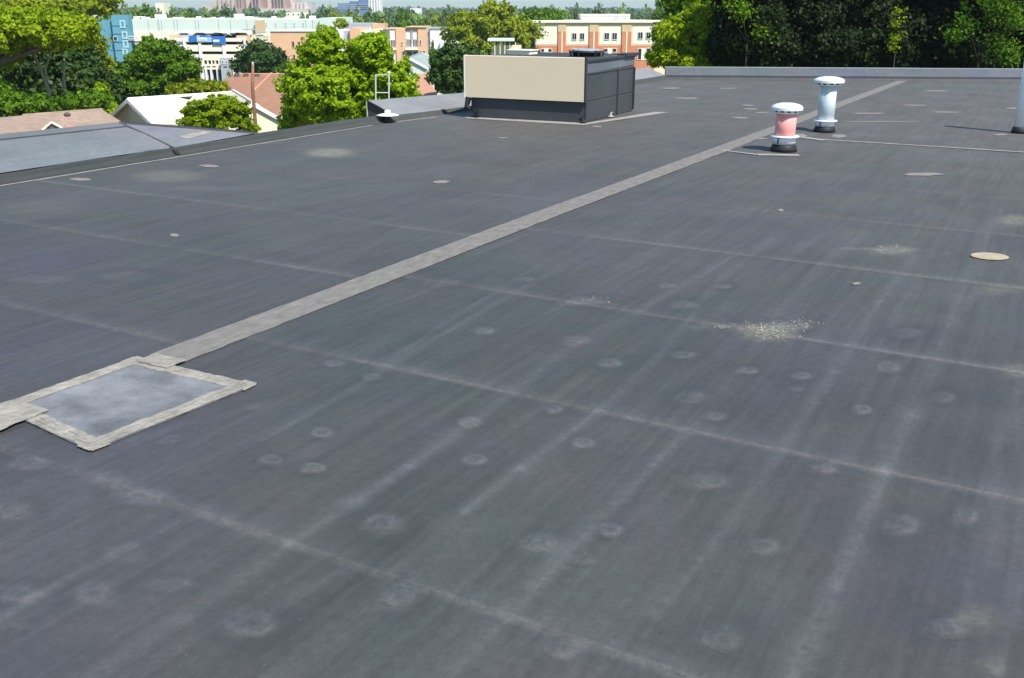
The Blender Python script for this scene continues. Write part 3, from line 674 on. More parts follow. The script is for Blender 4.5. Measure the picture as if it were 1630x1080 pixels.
MB().box(-.21, .21, -.17, .17, .056, .075).build('hatch_cover', M['cream_lt'], lid, bevel=.008)

# ------------------------------------------------------------------ vent pipes
def vent(name, label, px, py, rad, h, ring, boot, capr, pipe_m):
    u, v = uv(px, py); t = roof_thing(name, label, 'vent pipe', u, v)
    MB().lathe([(rad*1.32, 0), (rad*1.28, boot*.5), (rad*1.12, boot), (rad*1.0, boot + .008)], 28).build('rubber_boot', M['rubber'], t, True)
    MB().lathe([(rad*1.14, boot + .004), (rad*1.10, ring - .012), (rad*1.0, ring)], 28).build('lower_collar', M['collar'], t, True)
    MB().lathe([(rad*1.1, ring - .012), (rad*1.42, ring - .008), (rad*1.42, ring + .006), (rad*1.0, ring + .012)], 28).build('storm_collar', M['collar'], t, True)
    MB().lathe([(rad, boot), (rad, h - .09)], 28).build('pipe', pipe_m, t, True)
    a = math.radians(-108)
    MB().box(-.006, .006, -.006, .006, boot + .01, ring - .012).build('collar_seam', M['slot'], t).location = (rad*1.13*math.cos(a), rad*1.13*math.sin(a), 0)
    MB().lathe([(rad*.99, h - .10), (rad*1.12, h - .095), (rad*1.12, h - .07), (rad*.99, h - .068)], 28).build('neck_band', pipe_m, t, True)
    MB().lathe([(rad*1.0, h - .122), (capr*.84, h - .116), (capr*.90, h - .104), (capr*.84, h - .100), (rad*1.02, h - .098)], 40).build('lower_skirt', M['galv_cap'], t)
    MB().lathe([(capr*.80, h - .100), (capr*.80, h - .080)], 32).build('cap_throat', M['slot'], t)
    for k in range(12):
        b = 2*math.pi*(k+.3)/12
        s_ = MB().box(-.019, .019, -.004, .004, h - .099, h - .078).build('cap_slat', M['galv_cap'], t)
        s_.location = (capr*.83*math.cos(b), capr*.83*math.sin(b), 0); s_.rotation_euler.z = b + math.pi/2
    MB().lathe([(capr*.96, h - .082), (capr*1.0, h - .080), (capr*1.0, h - .050), (capr*.93, h - .034), (capr*.74, h - .016), (capr*.45, h - .004), (0.02, h)], 44).build('cap', M['galv_cap'], t)
    return t, u, v
t1, u1, v1 = vent('vent_pipe', 'short vent pipe with pink body and white mushroom cap', 1247, 241, .118, .560, .175, .085, .182, M['pink'])
t2, u2, v2_ = vent('vent_pipe', 'taller vent pipe with pale blue galvanised body behind the pink one', 1312, 210, .112, .735, .150, .075, .200, M['galv'])
# flashings under the vents
def flash(q, name, label, z=.0045):
    pts = [uv(*p) for p in q]
    o = MB().prism(pts, z, z + .003, lambda p, q_, t: (p, q_, t)).build(name, M['flash']); o.rotation_euler = (0,0,-YAW)
    return tag(o, label, 'flashing')
def frame_flash(q, w, name, label):
    t = tag(empty(name, (0,0,0), -YAW), label, 'flashing')
    pts = [uv(*p) for p in q]
    for k, (a, b) in enumerate(zip(pts, pts[1:])):
        ribbon('edge_strip', [a, b], w[k], M['flash'], z=.003 + .0012*k, wob=.004, parent=t, seed=k)
    return t
frame_flash([(1150,240),(1205,247),(1272,248)], [.03, .06], 'vent_flashing', 'pale flashing strips on the roof under the pink vent pipe')
frame_flash([(1268,218),(1310,224)], [.05], 'vent_flashing', 'short pale flashing strip in front of the taller vent pipe')
# white pipe at the right edge
u, v = uv(1622, 212); t = roof_thing('vent_pipe', 'plain white plastic standpipe at the right edge of the roof', 'vent pipe', u, v)
MB().lathe([(.105, 0), (.10, .04), (.088, .075), (.080, .085)], 24).build('rubber_boot', M['rubber'], t, True)
MB().lathe([(.078, .02), (.078, 1.3), (.068, 1.3), (.068, 1.2)], 24).build('pipe', M['white_pvc'], t, True)
# little mushroom vent near the wedge parapet
t = roof_thing('roof_vent', 'small white disc topped vent by the open end of the wedge parapet', 'roof vent', PU + .12, 11.92)
MB().lathe([(.075, 0), (.07, .03), (.045, .075), (.045, .10)], 20).build('neck', M['rubber'], t, True)
MB().lathe([(.05, .098), (.165, .104), (.170, .112), (.08, .132), (.045, .136)], 28).build('disc_cap', M['white_pvc'], t, True)
MB().lathe([(.045, .136), (.045, .175), (.02, .185), (0, .186)], 18).build('knob', M['white_pvc'], t, True)
# slim white frame beyond the parapet
D_ = 16.2
t = tag(empty('pipe_frame', at(608, 160, D_)), 'slim white rectangular pipe frame standing in front of the lime tree', 'frame')
o0 = at(608, 160, D_)
for nm, pts, rad in (('post', [(598,172),(598,120)], .012), ('post', [(619,175),(619,116)], .013), ('top_rail', [(597,120),(621,119.5)], .008), ('bottom_rail', [(597,148),(620,148)], .009)):
    MB().tube([at(*p, D_) - o0 for p in pts], rad, 8).build(nm, M['frame_pipe'], t)
MB().lathe([(.014, 0), (.024, .012), (.024, .03), (.01, .04)], 12).build('cap', M['white_pvc'], t).location = at(619, 118, D_) - o0

#@@PART2
# ------------------------------------------------------------------ trees
def leaf_mesh(name, clumps, per, size, spread, material, seed, aspect=.62, outb=.7, centers=None):
    r = np.random.RandomState(seed)
    n = len(clumps); c = np.repeat(clumps, per, 0)
    off = r.normal(size=c.shape); off /= (np.linalg.norm(off, axis=1, keepdims=True) + 1e-9)
    off *= (r.rand(len(c), 1) ** .5) * np.repeat(spread, per)[:, None]; off[:, 2] *= .7
    p = c + off
    ce = centers if centers is not None else clumps.mean(0)
    ce = np.repeat(ce, per, 0) if centers is not None else ce
    nrm = p - ce; nrm /= (np.linalg.norm(nrm, axis=1, keepdims=True) + 1e-6)
    nrm = nrm * outb + r.normal(size=p.shape) * .55 + np.array([0, 0, .35]); nrm /= np.linalg.norm(nrm, axis=1, keepdims=True)
    t = np.cross(nrm, r.normal(size=p.shape)); t /= (np.linalg.norm(t, axis=1, keepdims=True) + 1e-6)
    b = np.cross(nrm, t); s = size * (0.55 + .9 * r.rand(len(p), 1))
    droop = nrm * s * .18
    v = np.stack([p - t*s, p + b*s*aspect - droop*0, p + t*s - droop, p - b*s*aspect], 1).reshape(-1, 3)
    q = np.arange(len(v)).reshape(-1, 4)
    return fastmesh(name, v, q, material)
def crown_points(blobs, n, r, inner=.45):
    """clump centres spread through ellipsoids (cx,cy,cz,rx,ry,rz); returns clumps, blob centres"""
    sub = []
    for b in blobs:
        k_ = 9
        d = r.normal(size=(k_, 3)); d /= np.linalg.norm(d, axis=1, keepdims=True); d[:, 2] = np.where(d[:, 2] < -.3, -d[:, 2], d[:, 2])
        for dd in d:
            q = .52 + .30 * r.rand(); f_ = .30 + .22 * r.rand()
            sub.append((b[0] + dd[0]*b[3]*q, b[1] + dd[1]*b[4]*q, b[2] + dd[2]*b[5]*q, b[3]*f_, b[4]*f_, b[5]*f_, b[0], b[1], b[2]))
        sub.append((b[0], b[1], b[2], b[3]*.78, b[4]*.78, b[5]*.78, b[0], b[1], b[2]))
    S_ = np.array(sub); vol = (S_[:, 3]*S_[:, 4]*S_[:, 5])**(2/3); vol /= vol.sum()
    k = r.choice(len(S_), n, p=vol); B = S_[k]
    d = r.normal(size=(n, 3)); d /= np.linalg.norm(d, axis=1, keepdims=True)
    rad = inner + (1 - inner) * r.rand(n, 1) ** .45
    rad *= 1 + .14 * r.normal(size=(n, 1))
    return B[:, :3] + d * rad * B[:, 3:6], B[:, :3] * .6 + B[:, 6:9] * .4
def make_tree(label, px_blobs, D, leaf, m, nclump, per, spread=.5, trunk_px=None, name='tree', cat='tree', bark=None, seed=1, group=None, depth=1.0, gap=None, thin=1.0):
    """px_blobs: (x, y, half width, half height, depth offset m) as seen from the roof, D metres out"""
    s = D / 1500.0; base_px = trunk_px or (px_blobs[0][0]); b0 = at(base_px, 100, D)
    base = Vector((b0.x, D, gz(b0.x, D)))
    t = tag(empty(name, base), label, cat, group)
    blobs = []
    for (x, y, hw, hh, dz) in px_blobs:
        c = at(x, y, D + dz) - base; blobs.append((c.x, c.y, c.z, 1.08*hw*s, 1.08*max(hw, hh*.8)*s*depth, 1.06*hh*s))
    r = np.random.RandomState(seed); cl_, ce = crown_points(blobs, nclump, r)
    if gap is not None: keep = gap(cl_, r); cl_, ce = cl_[keep], ce[keep]
    sp = spread * (0.6 + .8 * r.rand(len(cl_)))
    linkobj('crown', leaf_mesh('crown', cl_, per, leaf, sp, M[m], seed, centers=ce), t)
    tr = MB(); top = Vector(blobs[0][:3]); h = max(1.0, min(b[2] - b[5]*.6 for b in blobs))
    k0 = max(.09, top.z * .018) * thin
    tr.tube([(0,0,-.3), (0.05,0,h*.5), (top.x*.3, top.y*.3, h)], [k0*1.35, k0, k0*.85], 8)
    for b in blobs[:9]:
        e = Vector(b[:3]); st_ = Vector((top.x*.3, top.y*.3, h))
        mid = st_.lerp(e, .5) + Vector((r.normal()*.12, r.normal()*.12, .1))
        tr.tube([st_, mid, e, e + Vector((r.normal()*.3*b[3], r.normal()*.2, b[5]*.6))], [k0*.6, k0*.42, k0*.22, k0*.08], 6)
    tr.build('trunk', M[bark or 'bark'], t, True)
    return t

make_tree('big bright lime green tree rising in front of the peach brick building',
    [(520,92,34,42,0),(556,118,30,30,0),(500,128,36,36,0),(518,78,22,26,.2),(485,160,30,30,-.3),(530,178,46,26,-.2),(640,165,22,20,0),(505,150,50,42,-.5),(478,180,34,26,.5),(590,100,38,38,0),(625,135,38,34,-.5),(560,160,60,44,0),(600,178,44,24,.3),(648,150,20,24,0),(519,60,13,14,0),(596,70,18,14,0),(456,196,12,14,0),(560,120,34,26,.5)],
    40, .078, 'lime', 1350, 56, .24, trunk_px=545, seed=3, bark='bark')
make_tree('small yellow green tree growing in front of the white roofed house',
    [(345,184,46,24,0),(312,188,26,16,0),(378,188,26,18,0),(345,176,42,18,.3),(345,194,50,14,.2),(325,174,22,14,0),(340,168,18,14,0),(366,170,16,14,0),(330,196,36,14,0),(355,160,10,8,0)],
    46, .060, 'yelgreen', 620, 46, .16, trunk_px=345, seed=4, cat='tree')
make_tree('low yellow green shrub tucked beside the brown pole',
    [(392,200,12,10,0),(398,205,10,8,0)], 47, .06, 'yelgreen', 60, 30, .16, trunk_px=393, seed=5, name='shrub', cat='shrub')
make_tree('round dense mid green tree behind the tan roofed house',
    [(248,105,48,36,0),(222,130,44,36,0),(280,128,36,34,0),(205,155,36,28,0),(250,150,54,28,0),(295,112,20,26,0),(235,85,26,16,0),(268,86,24,16,0),(195,175,22,20,0)],
    82, .13, 'green', 1000, 48, .40, trunk_px=245, seed=6)
make_tree('dark rounded tree standing between the parking garage and peach building',
    [(415,92,34,20,0),(392,102,18,14,0),(440,102,22,14,0),(412,80,22,10,0),(410,108,38,10,0)], 140, .26, 'dkgreen', 260, 26, .8, trunk_px=416, seed=7)
make_tree('small bushy tree beside the foot of the peach building', [(456,112,9,9,0),(462,106,6,6,0)], 138, .2, 'green', 50, 20, .6, trunk_px=456, seed=8)
make_tree('dark green bushy tree squeezed against the left edge of the beige unit',
    [(716,112,26,32,0),(705,125,20,26,0),(735,95,26,20,0),(728,130,28,24,0),(748,84,12,9,0),(700,105,14,18,0),(716,84,10,10,0)],
    68, .11, 'dkgreen', 600, 44, .30, trunk_px=718, seed=9)
# left group
make_tree('broad tree with bright yellow green top at the left edge of view',
    [(20,40,50,24,0),(-30,60,60,34,0),(60,48,44,22,0),(105,38,34,18,0),(30,72,44,18,1),(-10,92,36,20,1),(118,60,28,16,0),(80,64,32,14,0),(135,50,20,16,0)],
    62, .10, 'yelgreen', 1000, 54, .36, trunk_px=-30, seed=10)
make_tree('dark shaded tree behind the pale forked trunks at far left',
    [(20,135,56,48,0),(100,125,50,48,0),(60,95,60,34,0),(140,130,34,42,0),(165,145,24,30,0),(-40,130,40,60,0)],
    70, .16, 'dkgreen', 900, 30, .6, trunk_px=40, seed=11)
make_tree('dark low tree rising over the left tan roof', [(20,170,40,22,0),(70,172,34,16,0),(115,168,30,16,0),(150,165,22,20,0),(-20,160,40,30,0)],
    60, .13, 'green', 420, 30, .45, trunk_px=60, seed=12)
make_tree('loose olive tree in front of the teal tower', [(150,80,18,18,0),(142,100,16,20,0),(160,105,16,18,0),(130,72,16,14,0),(166,125,12,18,0)],
    74, .15, 'olive', 200, 22, .55, trunk_px=145, seed=13)
make_tree('tall lighter tree above the teal building at upper left', [(140,14,34,16,0),(110,10,40,16,0),(165,8,22,14,0),(75,14,30,12,0),(40,8,30,10,0)],
    130, .26, 'olive', 420, 24, .9, trunk_px=120, seed=14)
make_tree('thin bright sapling between the tan roof and white roofed house', [(168,160,10,18,0),(176,176,8,12,0),(160,145,8,12,0)], 66, .11, 'lime', 80, 26, .3, trunk_px=168, seed=15)
# pale forked trunks in front of the dark foliage
t = tag(empty('tree', (at(80,150,64).x, 64, gz(0,64))), 'pale forked bare trunk showing through the dark trees at left', 'tree')
bb = t.location; T = lambda x, y, d=64: at(x, y, d) - bb
tr = MB(); tr.tube([T(92,330), T(84,200), T(78,148), T(66,112), T(50,82), T(38,60)], [.22,.19,.15,.12,.09,.05], 8)
tr.tube([T(76,142), T(72,110), T(80,88), T(86,50)], [.10,.085,.065,.03], 8); tr.tube([T(66,112), T(48,100), T(30,88)], [.08,.06,.03], 6)
tr.build('trunk', M['bark_pale'], t, True)
cl_ = np.array([tuple(T(48 + R.gauss(0,16), 62 + R.gauss(0,8))) for _ in range(40)])
linkobj('crown', leaf_mesh('crown', cl_, 26, .13, np.full(40, .45), M['lime'], 55), t)
t = tag(empty('tree', (at(104,150,65).x, 65, gz(0,65))), 'slender pale upright trunk right of the forked one', 'tree')
bb = t.location
tr = MB(); tr.tube([T(108,330,65), T(103,160,65), T(104,148,65), T(101,125,65), T(103,105,65), T(99,66,65)], [.15,.11,.10,.09,.07,.03], 8)
tr.build('trunk', M['bark_pale'], t, True)
cl_ = np.array([tuple(T(100 + R.gauss(0,12), 70 + R.gauss(0,7), 65)) for _ in range(26)])
linkobj('crown', leaf_mesh('crown', cl_, 24, .13, np.full(26, .45), M['lime'], 56), t)
# right group
make_tree('bright yellow green tree just beyond the roof, left of the dark trees',
    [(1095,60,40,36,0),(1075,88,38,24,0),(1130,45,34,30,0),(1140,85,34,30,0),(1110,30,24,18,0),(1055,96,20,16,0),(1150,25,20,20,0),(1105,98,50,16,0)],
    46, .070, 'yelgreen', 1000, 52, .27, trunk_px=1110, seed=20)
make_tree('mid green tree with its top cut off behind the yellow green tree', [(1100,12,34,24,0),(1075,24,20,18,0),(1130,0,34,30,0),(1060,62,16,26,0)], 52, .11, 'green', 380, 30, .45, trunk_px=1095, seed=21)
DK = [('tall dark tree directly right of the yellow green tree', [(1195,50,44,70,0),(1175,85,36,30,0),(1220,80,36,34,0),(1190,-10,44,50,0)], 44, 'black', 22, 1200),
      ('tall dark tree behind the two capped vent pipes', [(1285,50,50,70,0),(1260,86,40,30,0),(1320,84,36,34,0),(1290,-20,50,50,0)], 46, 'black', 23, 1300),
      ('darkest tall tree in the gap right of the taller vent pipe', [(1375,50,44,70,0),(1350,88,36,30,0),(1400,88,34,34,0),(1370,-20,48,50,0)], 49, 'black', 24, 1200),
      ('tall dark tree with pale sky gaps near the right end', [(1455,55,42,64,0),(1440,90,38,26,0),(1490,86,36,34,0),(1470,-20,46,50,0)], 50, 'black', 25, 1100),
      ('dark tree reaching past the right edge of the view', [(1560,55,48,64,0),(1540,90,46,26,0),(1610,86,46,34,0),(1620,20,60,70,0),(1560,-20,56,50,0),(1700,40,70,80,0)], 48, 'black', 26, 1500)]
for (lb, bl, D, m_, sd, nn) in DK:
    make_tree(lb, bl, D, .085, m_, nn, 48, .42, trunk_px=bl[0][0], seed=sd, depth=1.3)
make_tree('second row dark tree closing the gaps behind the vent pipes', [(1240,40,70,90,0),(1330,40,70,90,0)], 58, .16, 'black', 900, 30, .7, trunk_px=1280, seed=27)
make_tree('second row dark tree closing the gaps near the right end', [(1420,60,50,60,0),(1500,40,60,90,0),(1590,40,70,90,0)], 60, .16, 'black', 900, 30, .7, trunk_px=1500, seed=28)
make_tree('sunlit young tree with bright leaves at the right edge', [(1520,55,14,12,0),(1545,48,12,10,0),(1600,30,22,26,0),(1588,8,24,12,0),(1585,76,18,14,0),(1528,34,10,8,0),(1605,90,22,12,0),(1535,6,14,8,0)],
    43, .070, 'green', 230, 13, .55, trunk_px=1575, seed=29, thin=.2, bark='bark_dark')
make_tree('thin bright leafy shoot in the middle of the dark trees', [(1425,62,5,9,0),(1422,78,4,6,0),(1427,36,6,9,0),(1433,18,6,5,0)], 43.5, .065, 'yelgreen', 30, 9, .35, trunk_px=1424, seed=30, name='sapling', thin=.15, bark='bark_dark')
make_tree('faint green sprig catching light before the dark trees', [(1185,20,14,16,0),(1215,60,14,14,0),(1165,12,12,8,0)], 42, .06, 'green', 90, 7, .6, trunk_px=1190, seed=31, name='sapling', thin=.15, bark='bark_dark')
# middle distance
make_tree('wide olive yellow tree beyond the pale flat lid', [(775,48,40,26,0),(745,52,32,22,0),(810,50,36,22,0),(790,28,30,16,0),(760,70,40,14,0),(735,38,22,14,0),(840,62,24,18,0),(783,12,12,8,0)],
    180, .34, 'olive', 620, 26, 1.1, trunk_px=780, seed=32)
make_tree('mid green tree between the olive tree and the cream building', [(845,44,22,20,0),(865,30,26,12,0),(838,75,16,14,0)], 235, .42, 'green', 180, 22, 1.5, trunk_px=845, seed=33)
make_tree('low golden green bush behind the white roofed house', [(318,140,28,10,0),(292,146,22,8,0),(345,140,18,10,0)], 76, .14, 'olive', 130, 26, .4, trunk_px=318, seed=34, name='bush', cat='bush')
make_tree('ragged green tree between the pale green building and apartments', [(543,40,7,6,0)], 262, .5, 'olive', 16, 20, 1.2, trunk_px=543, seed=35)

# far trees: three kinds, copied
def proto(m, seed, sx=1.0):
    r = np.random.RandomState(seed)
    blobs = [(0,0,9,4.6*sx,4.4,4.2)] + [(r.normal()*2.6*sx, r.normal()*2.2, 8 + r.normal()*1.8, 2.6, 2.6, 2.3) for _ in range(6)]
    c_, ce = crown_points(blobs, 120, r)
    lm = leaf_mesh('crown', c_, 16, .62, 1.3 * (.6 + .8 * r.rand(120)), M[m], seed, centers=ce)
    tm = MB().tube([(0,0,0),(0,0,4),(0,0,8)], [.4,.3,.15], 6).mesh('trunk', M['bark'])
    return lm, tm
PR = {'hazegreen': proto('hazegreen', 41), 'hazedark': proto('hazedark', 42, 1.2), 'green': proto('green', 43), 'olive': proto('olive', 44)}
def far_tree(px, ytop, hw, D, m, label, group):
    p = at(px, ytop, D); z0 = gz(p.x, D); H_ = p.z - z0; sx = hw * D / 1500 / 6.0
    t = tag(empty('tree', (p.x, D, z0), R.uniform(0, 6)), label, 'tree', group)
    linkobj('crown', PR[m][0], t); linkobj('trunk', PR[m][1], t)
    t.scale = (sx, sx, max(.5, H_ / 13.6)); return t
ORD = ['first','second','third','fourth','fifth','sixth','seventh','eighth','ninth','tenth','eleventh','twelfth','thirteenth','fourteenth','fifteenth','sixteenth','seventeenth','eighteenth','nineteenth','twentieth']
def nth(lst, i, word):
    k = sorted(range(len(lst)), key=lambda j: lst[j][0]).index(i); c = {'hazegreen': 'pale green', 'hazedark': 'dull green', 'green': 'mid green', 'olive': 'olive'}[lst[i][4]]
    sz = 'small' if lst[i][2] < 13 else 'broad' if lst[i][2] > 17 else 'medium'
    return '%s %s tree, %s from the left of those %s' % (sz, c, ORD[k], word)
g1 = 'hazy trees behind the long pale green building'
L_g1 = [(178,12,22,380,'green'),(205,6,20,420,'hazegreen'),(228,10,20,400,'green'),(250,16,14,430,'hazedark'),(286,12,20,460,'hazegreen'),(305,16,16,430,'green'),(325,14,16,470,'hazegreen'),
        (344,11,16,450,'hazegreen'),(362,8,16,430,'hazedark'),(375,16,12,440,'hazedark'),(432,18,10,440,'hazedark'),(446,20,8,440,'hazegreen'),(492,18,8,470,'hazedark'),(190,22,12,360,'olive'),(270,18,10,420,'green'),(480,22,12,450,'hazedark')]
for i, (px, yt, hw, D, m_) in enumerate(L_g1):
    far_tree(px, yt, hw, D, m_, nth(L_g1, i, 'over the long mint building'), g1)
g2 = 'trees behind the brick apartments'
L_g2 = [(513,10,12,480,'hazedark'),(528,13,16,430,'olive'),(548,19,14,420,'hazegreen'),(566,15,18,440,'hazegreen'),(588,15,18,450,'hazedark'),(606,14,16,430,'hazegreen'),(622,16,14,440,'hazedark'),
        (640,15,18,420,'green'),(655,18,14,400,'hazegreen'),(672,18,16,420,'hazegreen'),(690,20,16,430,'olive'),(648,27,16,330,'green'),(676,30,14,340,'green'),(704,24,16,360,'olive'),(600,30,10,350,'green'),(583,26,12,380,'green'),
        (718,12,20,330,'hazedark'),(706,16,12,420,'hazedark'),(728,16,12,320,'hazedark')]
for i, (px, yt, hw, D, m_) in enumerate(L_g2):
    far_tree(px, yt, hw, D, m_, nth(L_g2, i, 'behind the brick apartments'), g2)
g3 = 'trees behind the cream building'
L_g3 = [(855,14,22,380,'hazegreen'),(880,11,18,400,'hazedark'),(900,16,16,380,'hazegreen'),(918,8,14,420,'hazedark'),(935,16,14,400,'hazedark'),(958,8,20,400,'hazedark'),(988,8,13,380,'hazegreen'),
        (1005,17,16,380,'hazedark'),(1022,20,14,360,'hazedark'),(1036,11,20,300,'hazegreen'),(1052,5,22,280,'green'),(975,14,12,400,'hazedark'),(832,14,20,420,'hazedark')]
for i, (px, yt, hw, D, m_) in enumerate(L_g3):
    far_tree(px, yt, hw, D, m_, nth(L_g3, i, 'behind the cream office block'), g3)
g4 = 'trees filling the streets between the buildings'
L_g4 = [(820,80,14,150,'green'),(770,84,14,150,'green'),(845,78,8,190,'hazedark'),(600,118,14,130,'green'),(690,70,10,200,'green'),(740,66,12,210,'olive'),(240,60,18,210,'green'),(365,122,10,150,'green')]
for i, (px, yt, hw, D, m_) in enumerate(L_g4):
    far_tree(px, yt, hw, D, m_, nth(L_g4, i, 'filling streets between the buildings'), g4)
# far woods to the horizon
r = np.random.RandomState(60); n = 5200
ang = r.uniform(-.62, .62, n); dist = 620 + 2600 * r.rand(n) ** 1.6
X_, Y_ = np.sin(ang) * dist, np.cos(ang) * dist
hmap = 9.5 + 4.5 * (n1(ang * 40, 1, 1.0) - .3) + 2.0 * (n1(ang * 160, 2, 1.0) - .5)
Z0 = np.array([gz(a, b) for a, b in zip(X_, Y_)])
kind(linkobj('distant_woods', leaf_mesh('distant_woods', np.stack([X_, Y_, Z0 + hmap * r.uniform(.25, 1, n)], -1), 14, 1.9, 3.4 * (.6 + .8 * r.rand(n)), M['hazedark'], 61)), 'stuff')

# ------------------------------------------------------------------ buildings
class Bld:
    def __init__(s, name, label, cat, D, xpx, group=None):
        p = at(xpx, 100, D); s.D = D; s.o = Vector((p.x, D, gz(p.x, D))); s.t = tag(empty(name, s.o), label, cat, group); s.sc = D / 1554.0
    def P(s, x, y, d=0.0):
        p = at(x, y, s.D + d); return p - s.o
    def X(s, x, y, d=0): return s.P(x, y, d).x
    def Z(s, x, y, d=0): return s.P(x, y, d).z
    def block(s, name, x0, x1, ytop, m, depth=12, d=0.0, ybot=None, parent=None, dz=0.0):
        xm = (x0 + x1) / 2; zt = s.Z(xm, ytop, d) ; zb = -1.0 if ybot is None else s.Z(xm, ybot, d)
        a = s.X(x0, (ytop), d); b = s.X(x1, ytop, d)
        return MB().box(a, b, d, d + depth, zb, zt + dz).build(name, M[m], parent or s.t)
    def window(s, x0, x1, y0, y1, d=0.0, fm='wframe', gm='glass', fw=.12, name='window', pane='pane', mull=0):
        a, b = s.X(x0, y0, d), s.X(x1, y0, d); zt, zb = s.Z((x0+x1)/2, y0, d), s.Z((x0+x1)/2, y1, d)
        f = MB(); y_0, y_1 = d - .10, d - .004
        f.box(a - fw, a, y_0, y_1, zb - fw, zt + fw); f.box(b, b + fw, y_0, y_1, zb - fw, zt + fw)
        f.box(a, b, y_0, y_1, zt, zt + fw); f.box(a, b, y_0 - .03, y_1, zb - fw, zb)
        for k in range(mull):
            xm = a + (b - a) * (k + 1) / (mull + 1); f.box(xm - .03, xm + .03, y_0 + .03, y_1, zb, zt)
        fo = f.build(name, M[fm], s.t)
        MB().box(a, b, d - .03, d - .006, zb, zt).build(pane, M[gm], fo)
        return fo
def cornice(B, x0, x1, ytop, ybot, m, d, out=.3, depth=12, name='cornice'):
    xm = (x0+x1)/2
    return MB().box(B.X(x0, ytop, d) - out, B.X(x1, ytop, d) + out, d - out, d + depth + out, B.Z(xm, ybot, d), B.Z(xm, ytop, d)).build(name, M[m], B.t)

# cream and brick office block
B = Bld('office_building', 'cream stucco office block with orange brick base and paired windows', 'building', 220, 950)
B.block('wall', 853, 1043, 38, 'cream', 22, 0, ybot=72.5)
B.block('brick_base', 853, 1043, 72.5, 'brick', 22, -.06)
cornice(B, 852, 1043, 33.5, 36.5, 'cream_lt', -.0, .5, 22, 'cornice'); cornice(B, 852.5, 1043, 36.6, 38.8, 'tan_trim', 0, .25, 22, 'frieze')
MB().box(B.X(852,38), B.X(1043,38), 0, 22, B.Z(950, 38), B.Z(950, 33.6) - .05).build('parapet', M['cream'], B.t)
for (x0, x1) in ((888.5, 901), (938.5, 953), (990.5, 1005.5)):
    B.block('pilaster_head', x0, x1, 40, 'tan_trim', .3, -.34, ybot=51); B.block('pilaster', x0, x1, 51, 'brick', .28, -.32, ybot=84)
    xm = (x0+x1)/2; B.block('pilaster_stripe', xm - .9, xm + .9, 51, 'cream_lt', .1, -.40, ybot=84)
for (x0, x1, y0, y1) in ((911,917.5,53.5,63.5),(923.5,930,53.5,63.5),(962.5,969.5,53,63),(975,982,53,63),(1016,1023,52,62),(1029,1035.5,52,62)):
    B.window(x0, x1, y0, y1, d=-.07, mull=1)
for (x0, x1) in ((854.5, 887), (903, 936.5), (955, 988.5), (1007.5, 1040)):
    B.block('wall_panel', x0, x1, 42.5, 'cream_lt', .05, -.055, ybot=71)
for (x0, x1, y0, y1) in ((861.5,866,78.5,83),(873,878,78.5,83),(962,967,78,83),(975,981,78,83),(1016,1021,78,95),(1029,1036,77.5,95),(911,917,78,83),(923,929,78,83)):
    B.window(x0, x1, y0, y1, d=-.06)
for x0, x1 in ((867,872.5),(968,974.5),(1021.8,1028)): B.block('infill_panel', x0, x1, 77, 'cream_lt', .05, -.12, ybot=96)
B.block('side_wing', 1043.2, 1062, 36, 'cream', 16, 2.5); cornice(B, 1043.2, 1062, 33.5, 36, 'cream_lt', 2.5, .4, 16, 'cornice')
B.block('downpipe', 1041, 1042.2, 36, 'tan_trim', .2, -.25, ybot=90)
B.block('penthouse', 925, 1003, 24.5, 'white', 8, 9, ybot=36); MB().box(B.X(924,24,9), B.X(1003.5,24,9), 8.7, 17.3, B.Z(960,24.5,9), B.Z(960,22.8,9)).build('penthouse_cap', M['cream_lt'], B.t)
for k, (x0, x1) in enumerate(((977,980),(980.8,983.5),(984,986.5),(992,994.5),(995.2,997))): B.block('wall_louver', x0, x1, 28.5, 'grey_wall', .1, 8.85, ybot=31.5)

# long pale green building
B = Bld('warehouse', 'long low pale mint green building with vertical panel joints', 'building', 320, 330)
B.block('wall', 206, 416, 30.5, 'mint', 40, 0)
B.block('wall', 417, 508, 32, 'mint', 40, .5); B.block('wall', 508, 537, 28.8, 'mint', 30, -1.5); B.block('wall', 537, 562, 45, 'grey_wall', 30, 2)
B.block('stair_tower', 405, 418, 32.5, 'tan_trim', 8, -2.2)
for x in (235,252,256,276,281,310,315,347,366,392,486,497,250): B.block('panel_joint', x, x + .7, 31.5, 'mint_line', .1, -.12 if x < 416 else .38, ybot=62)
B.block('base_band', 206, 404, 50.5, 'cream_lt', .3, -.36, ybot=66)
for x in (423,438,453.5,467.5,481.5): B.window(x, x+2.0, 37, 42.5, d=.5, fw=.1, gm='grey_wall')
B.window(507, 508, 36, 42.5, d=.4, fw=.1, gm='grey_wall')
for i, (x, w, h) in enumerate(((212,14,4),(232,2,3),(246,14,7),(275,3,3),(284,3,3),(312,4,4),(336,3.5,3),(350,4,3),(372,13,8),(390,10,4),(402,6,3),(432,5,4),(452,4,3),(468,5,4),(492,8,5),(222,3,2.5))):
    xm = x + w/2; B.block('rooftop_box', x, x + w, 30.5 - h, 'white', 3, 6 + (i % 3) * 3, ybot=31.5)
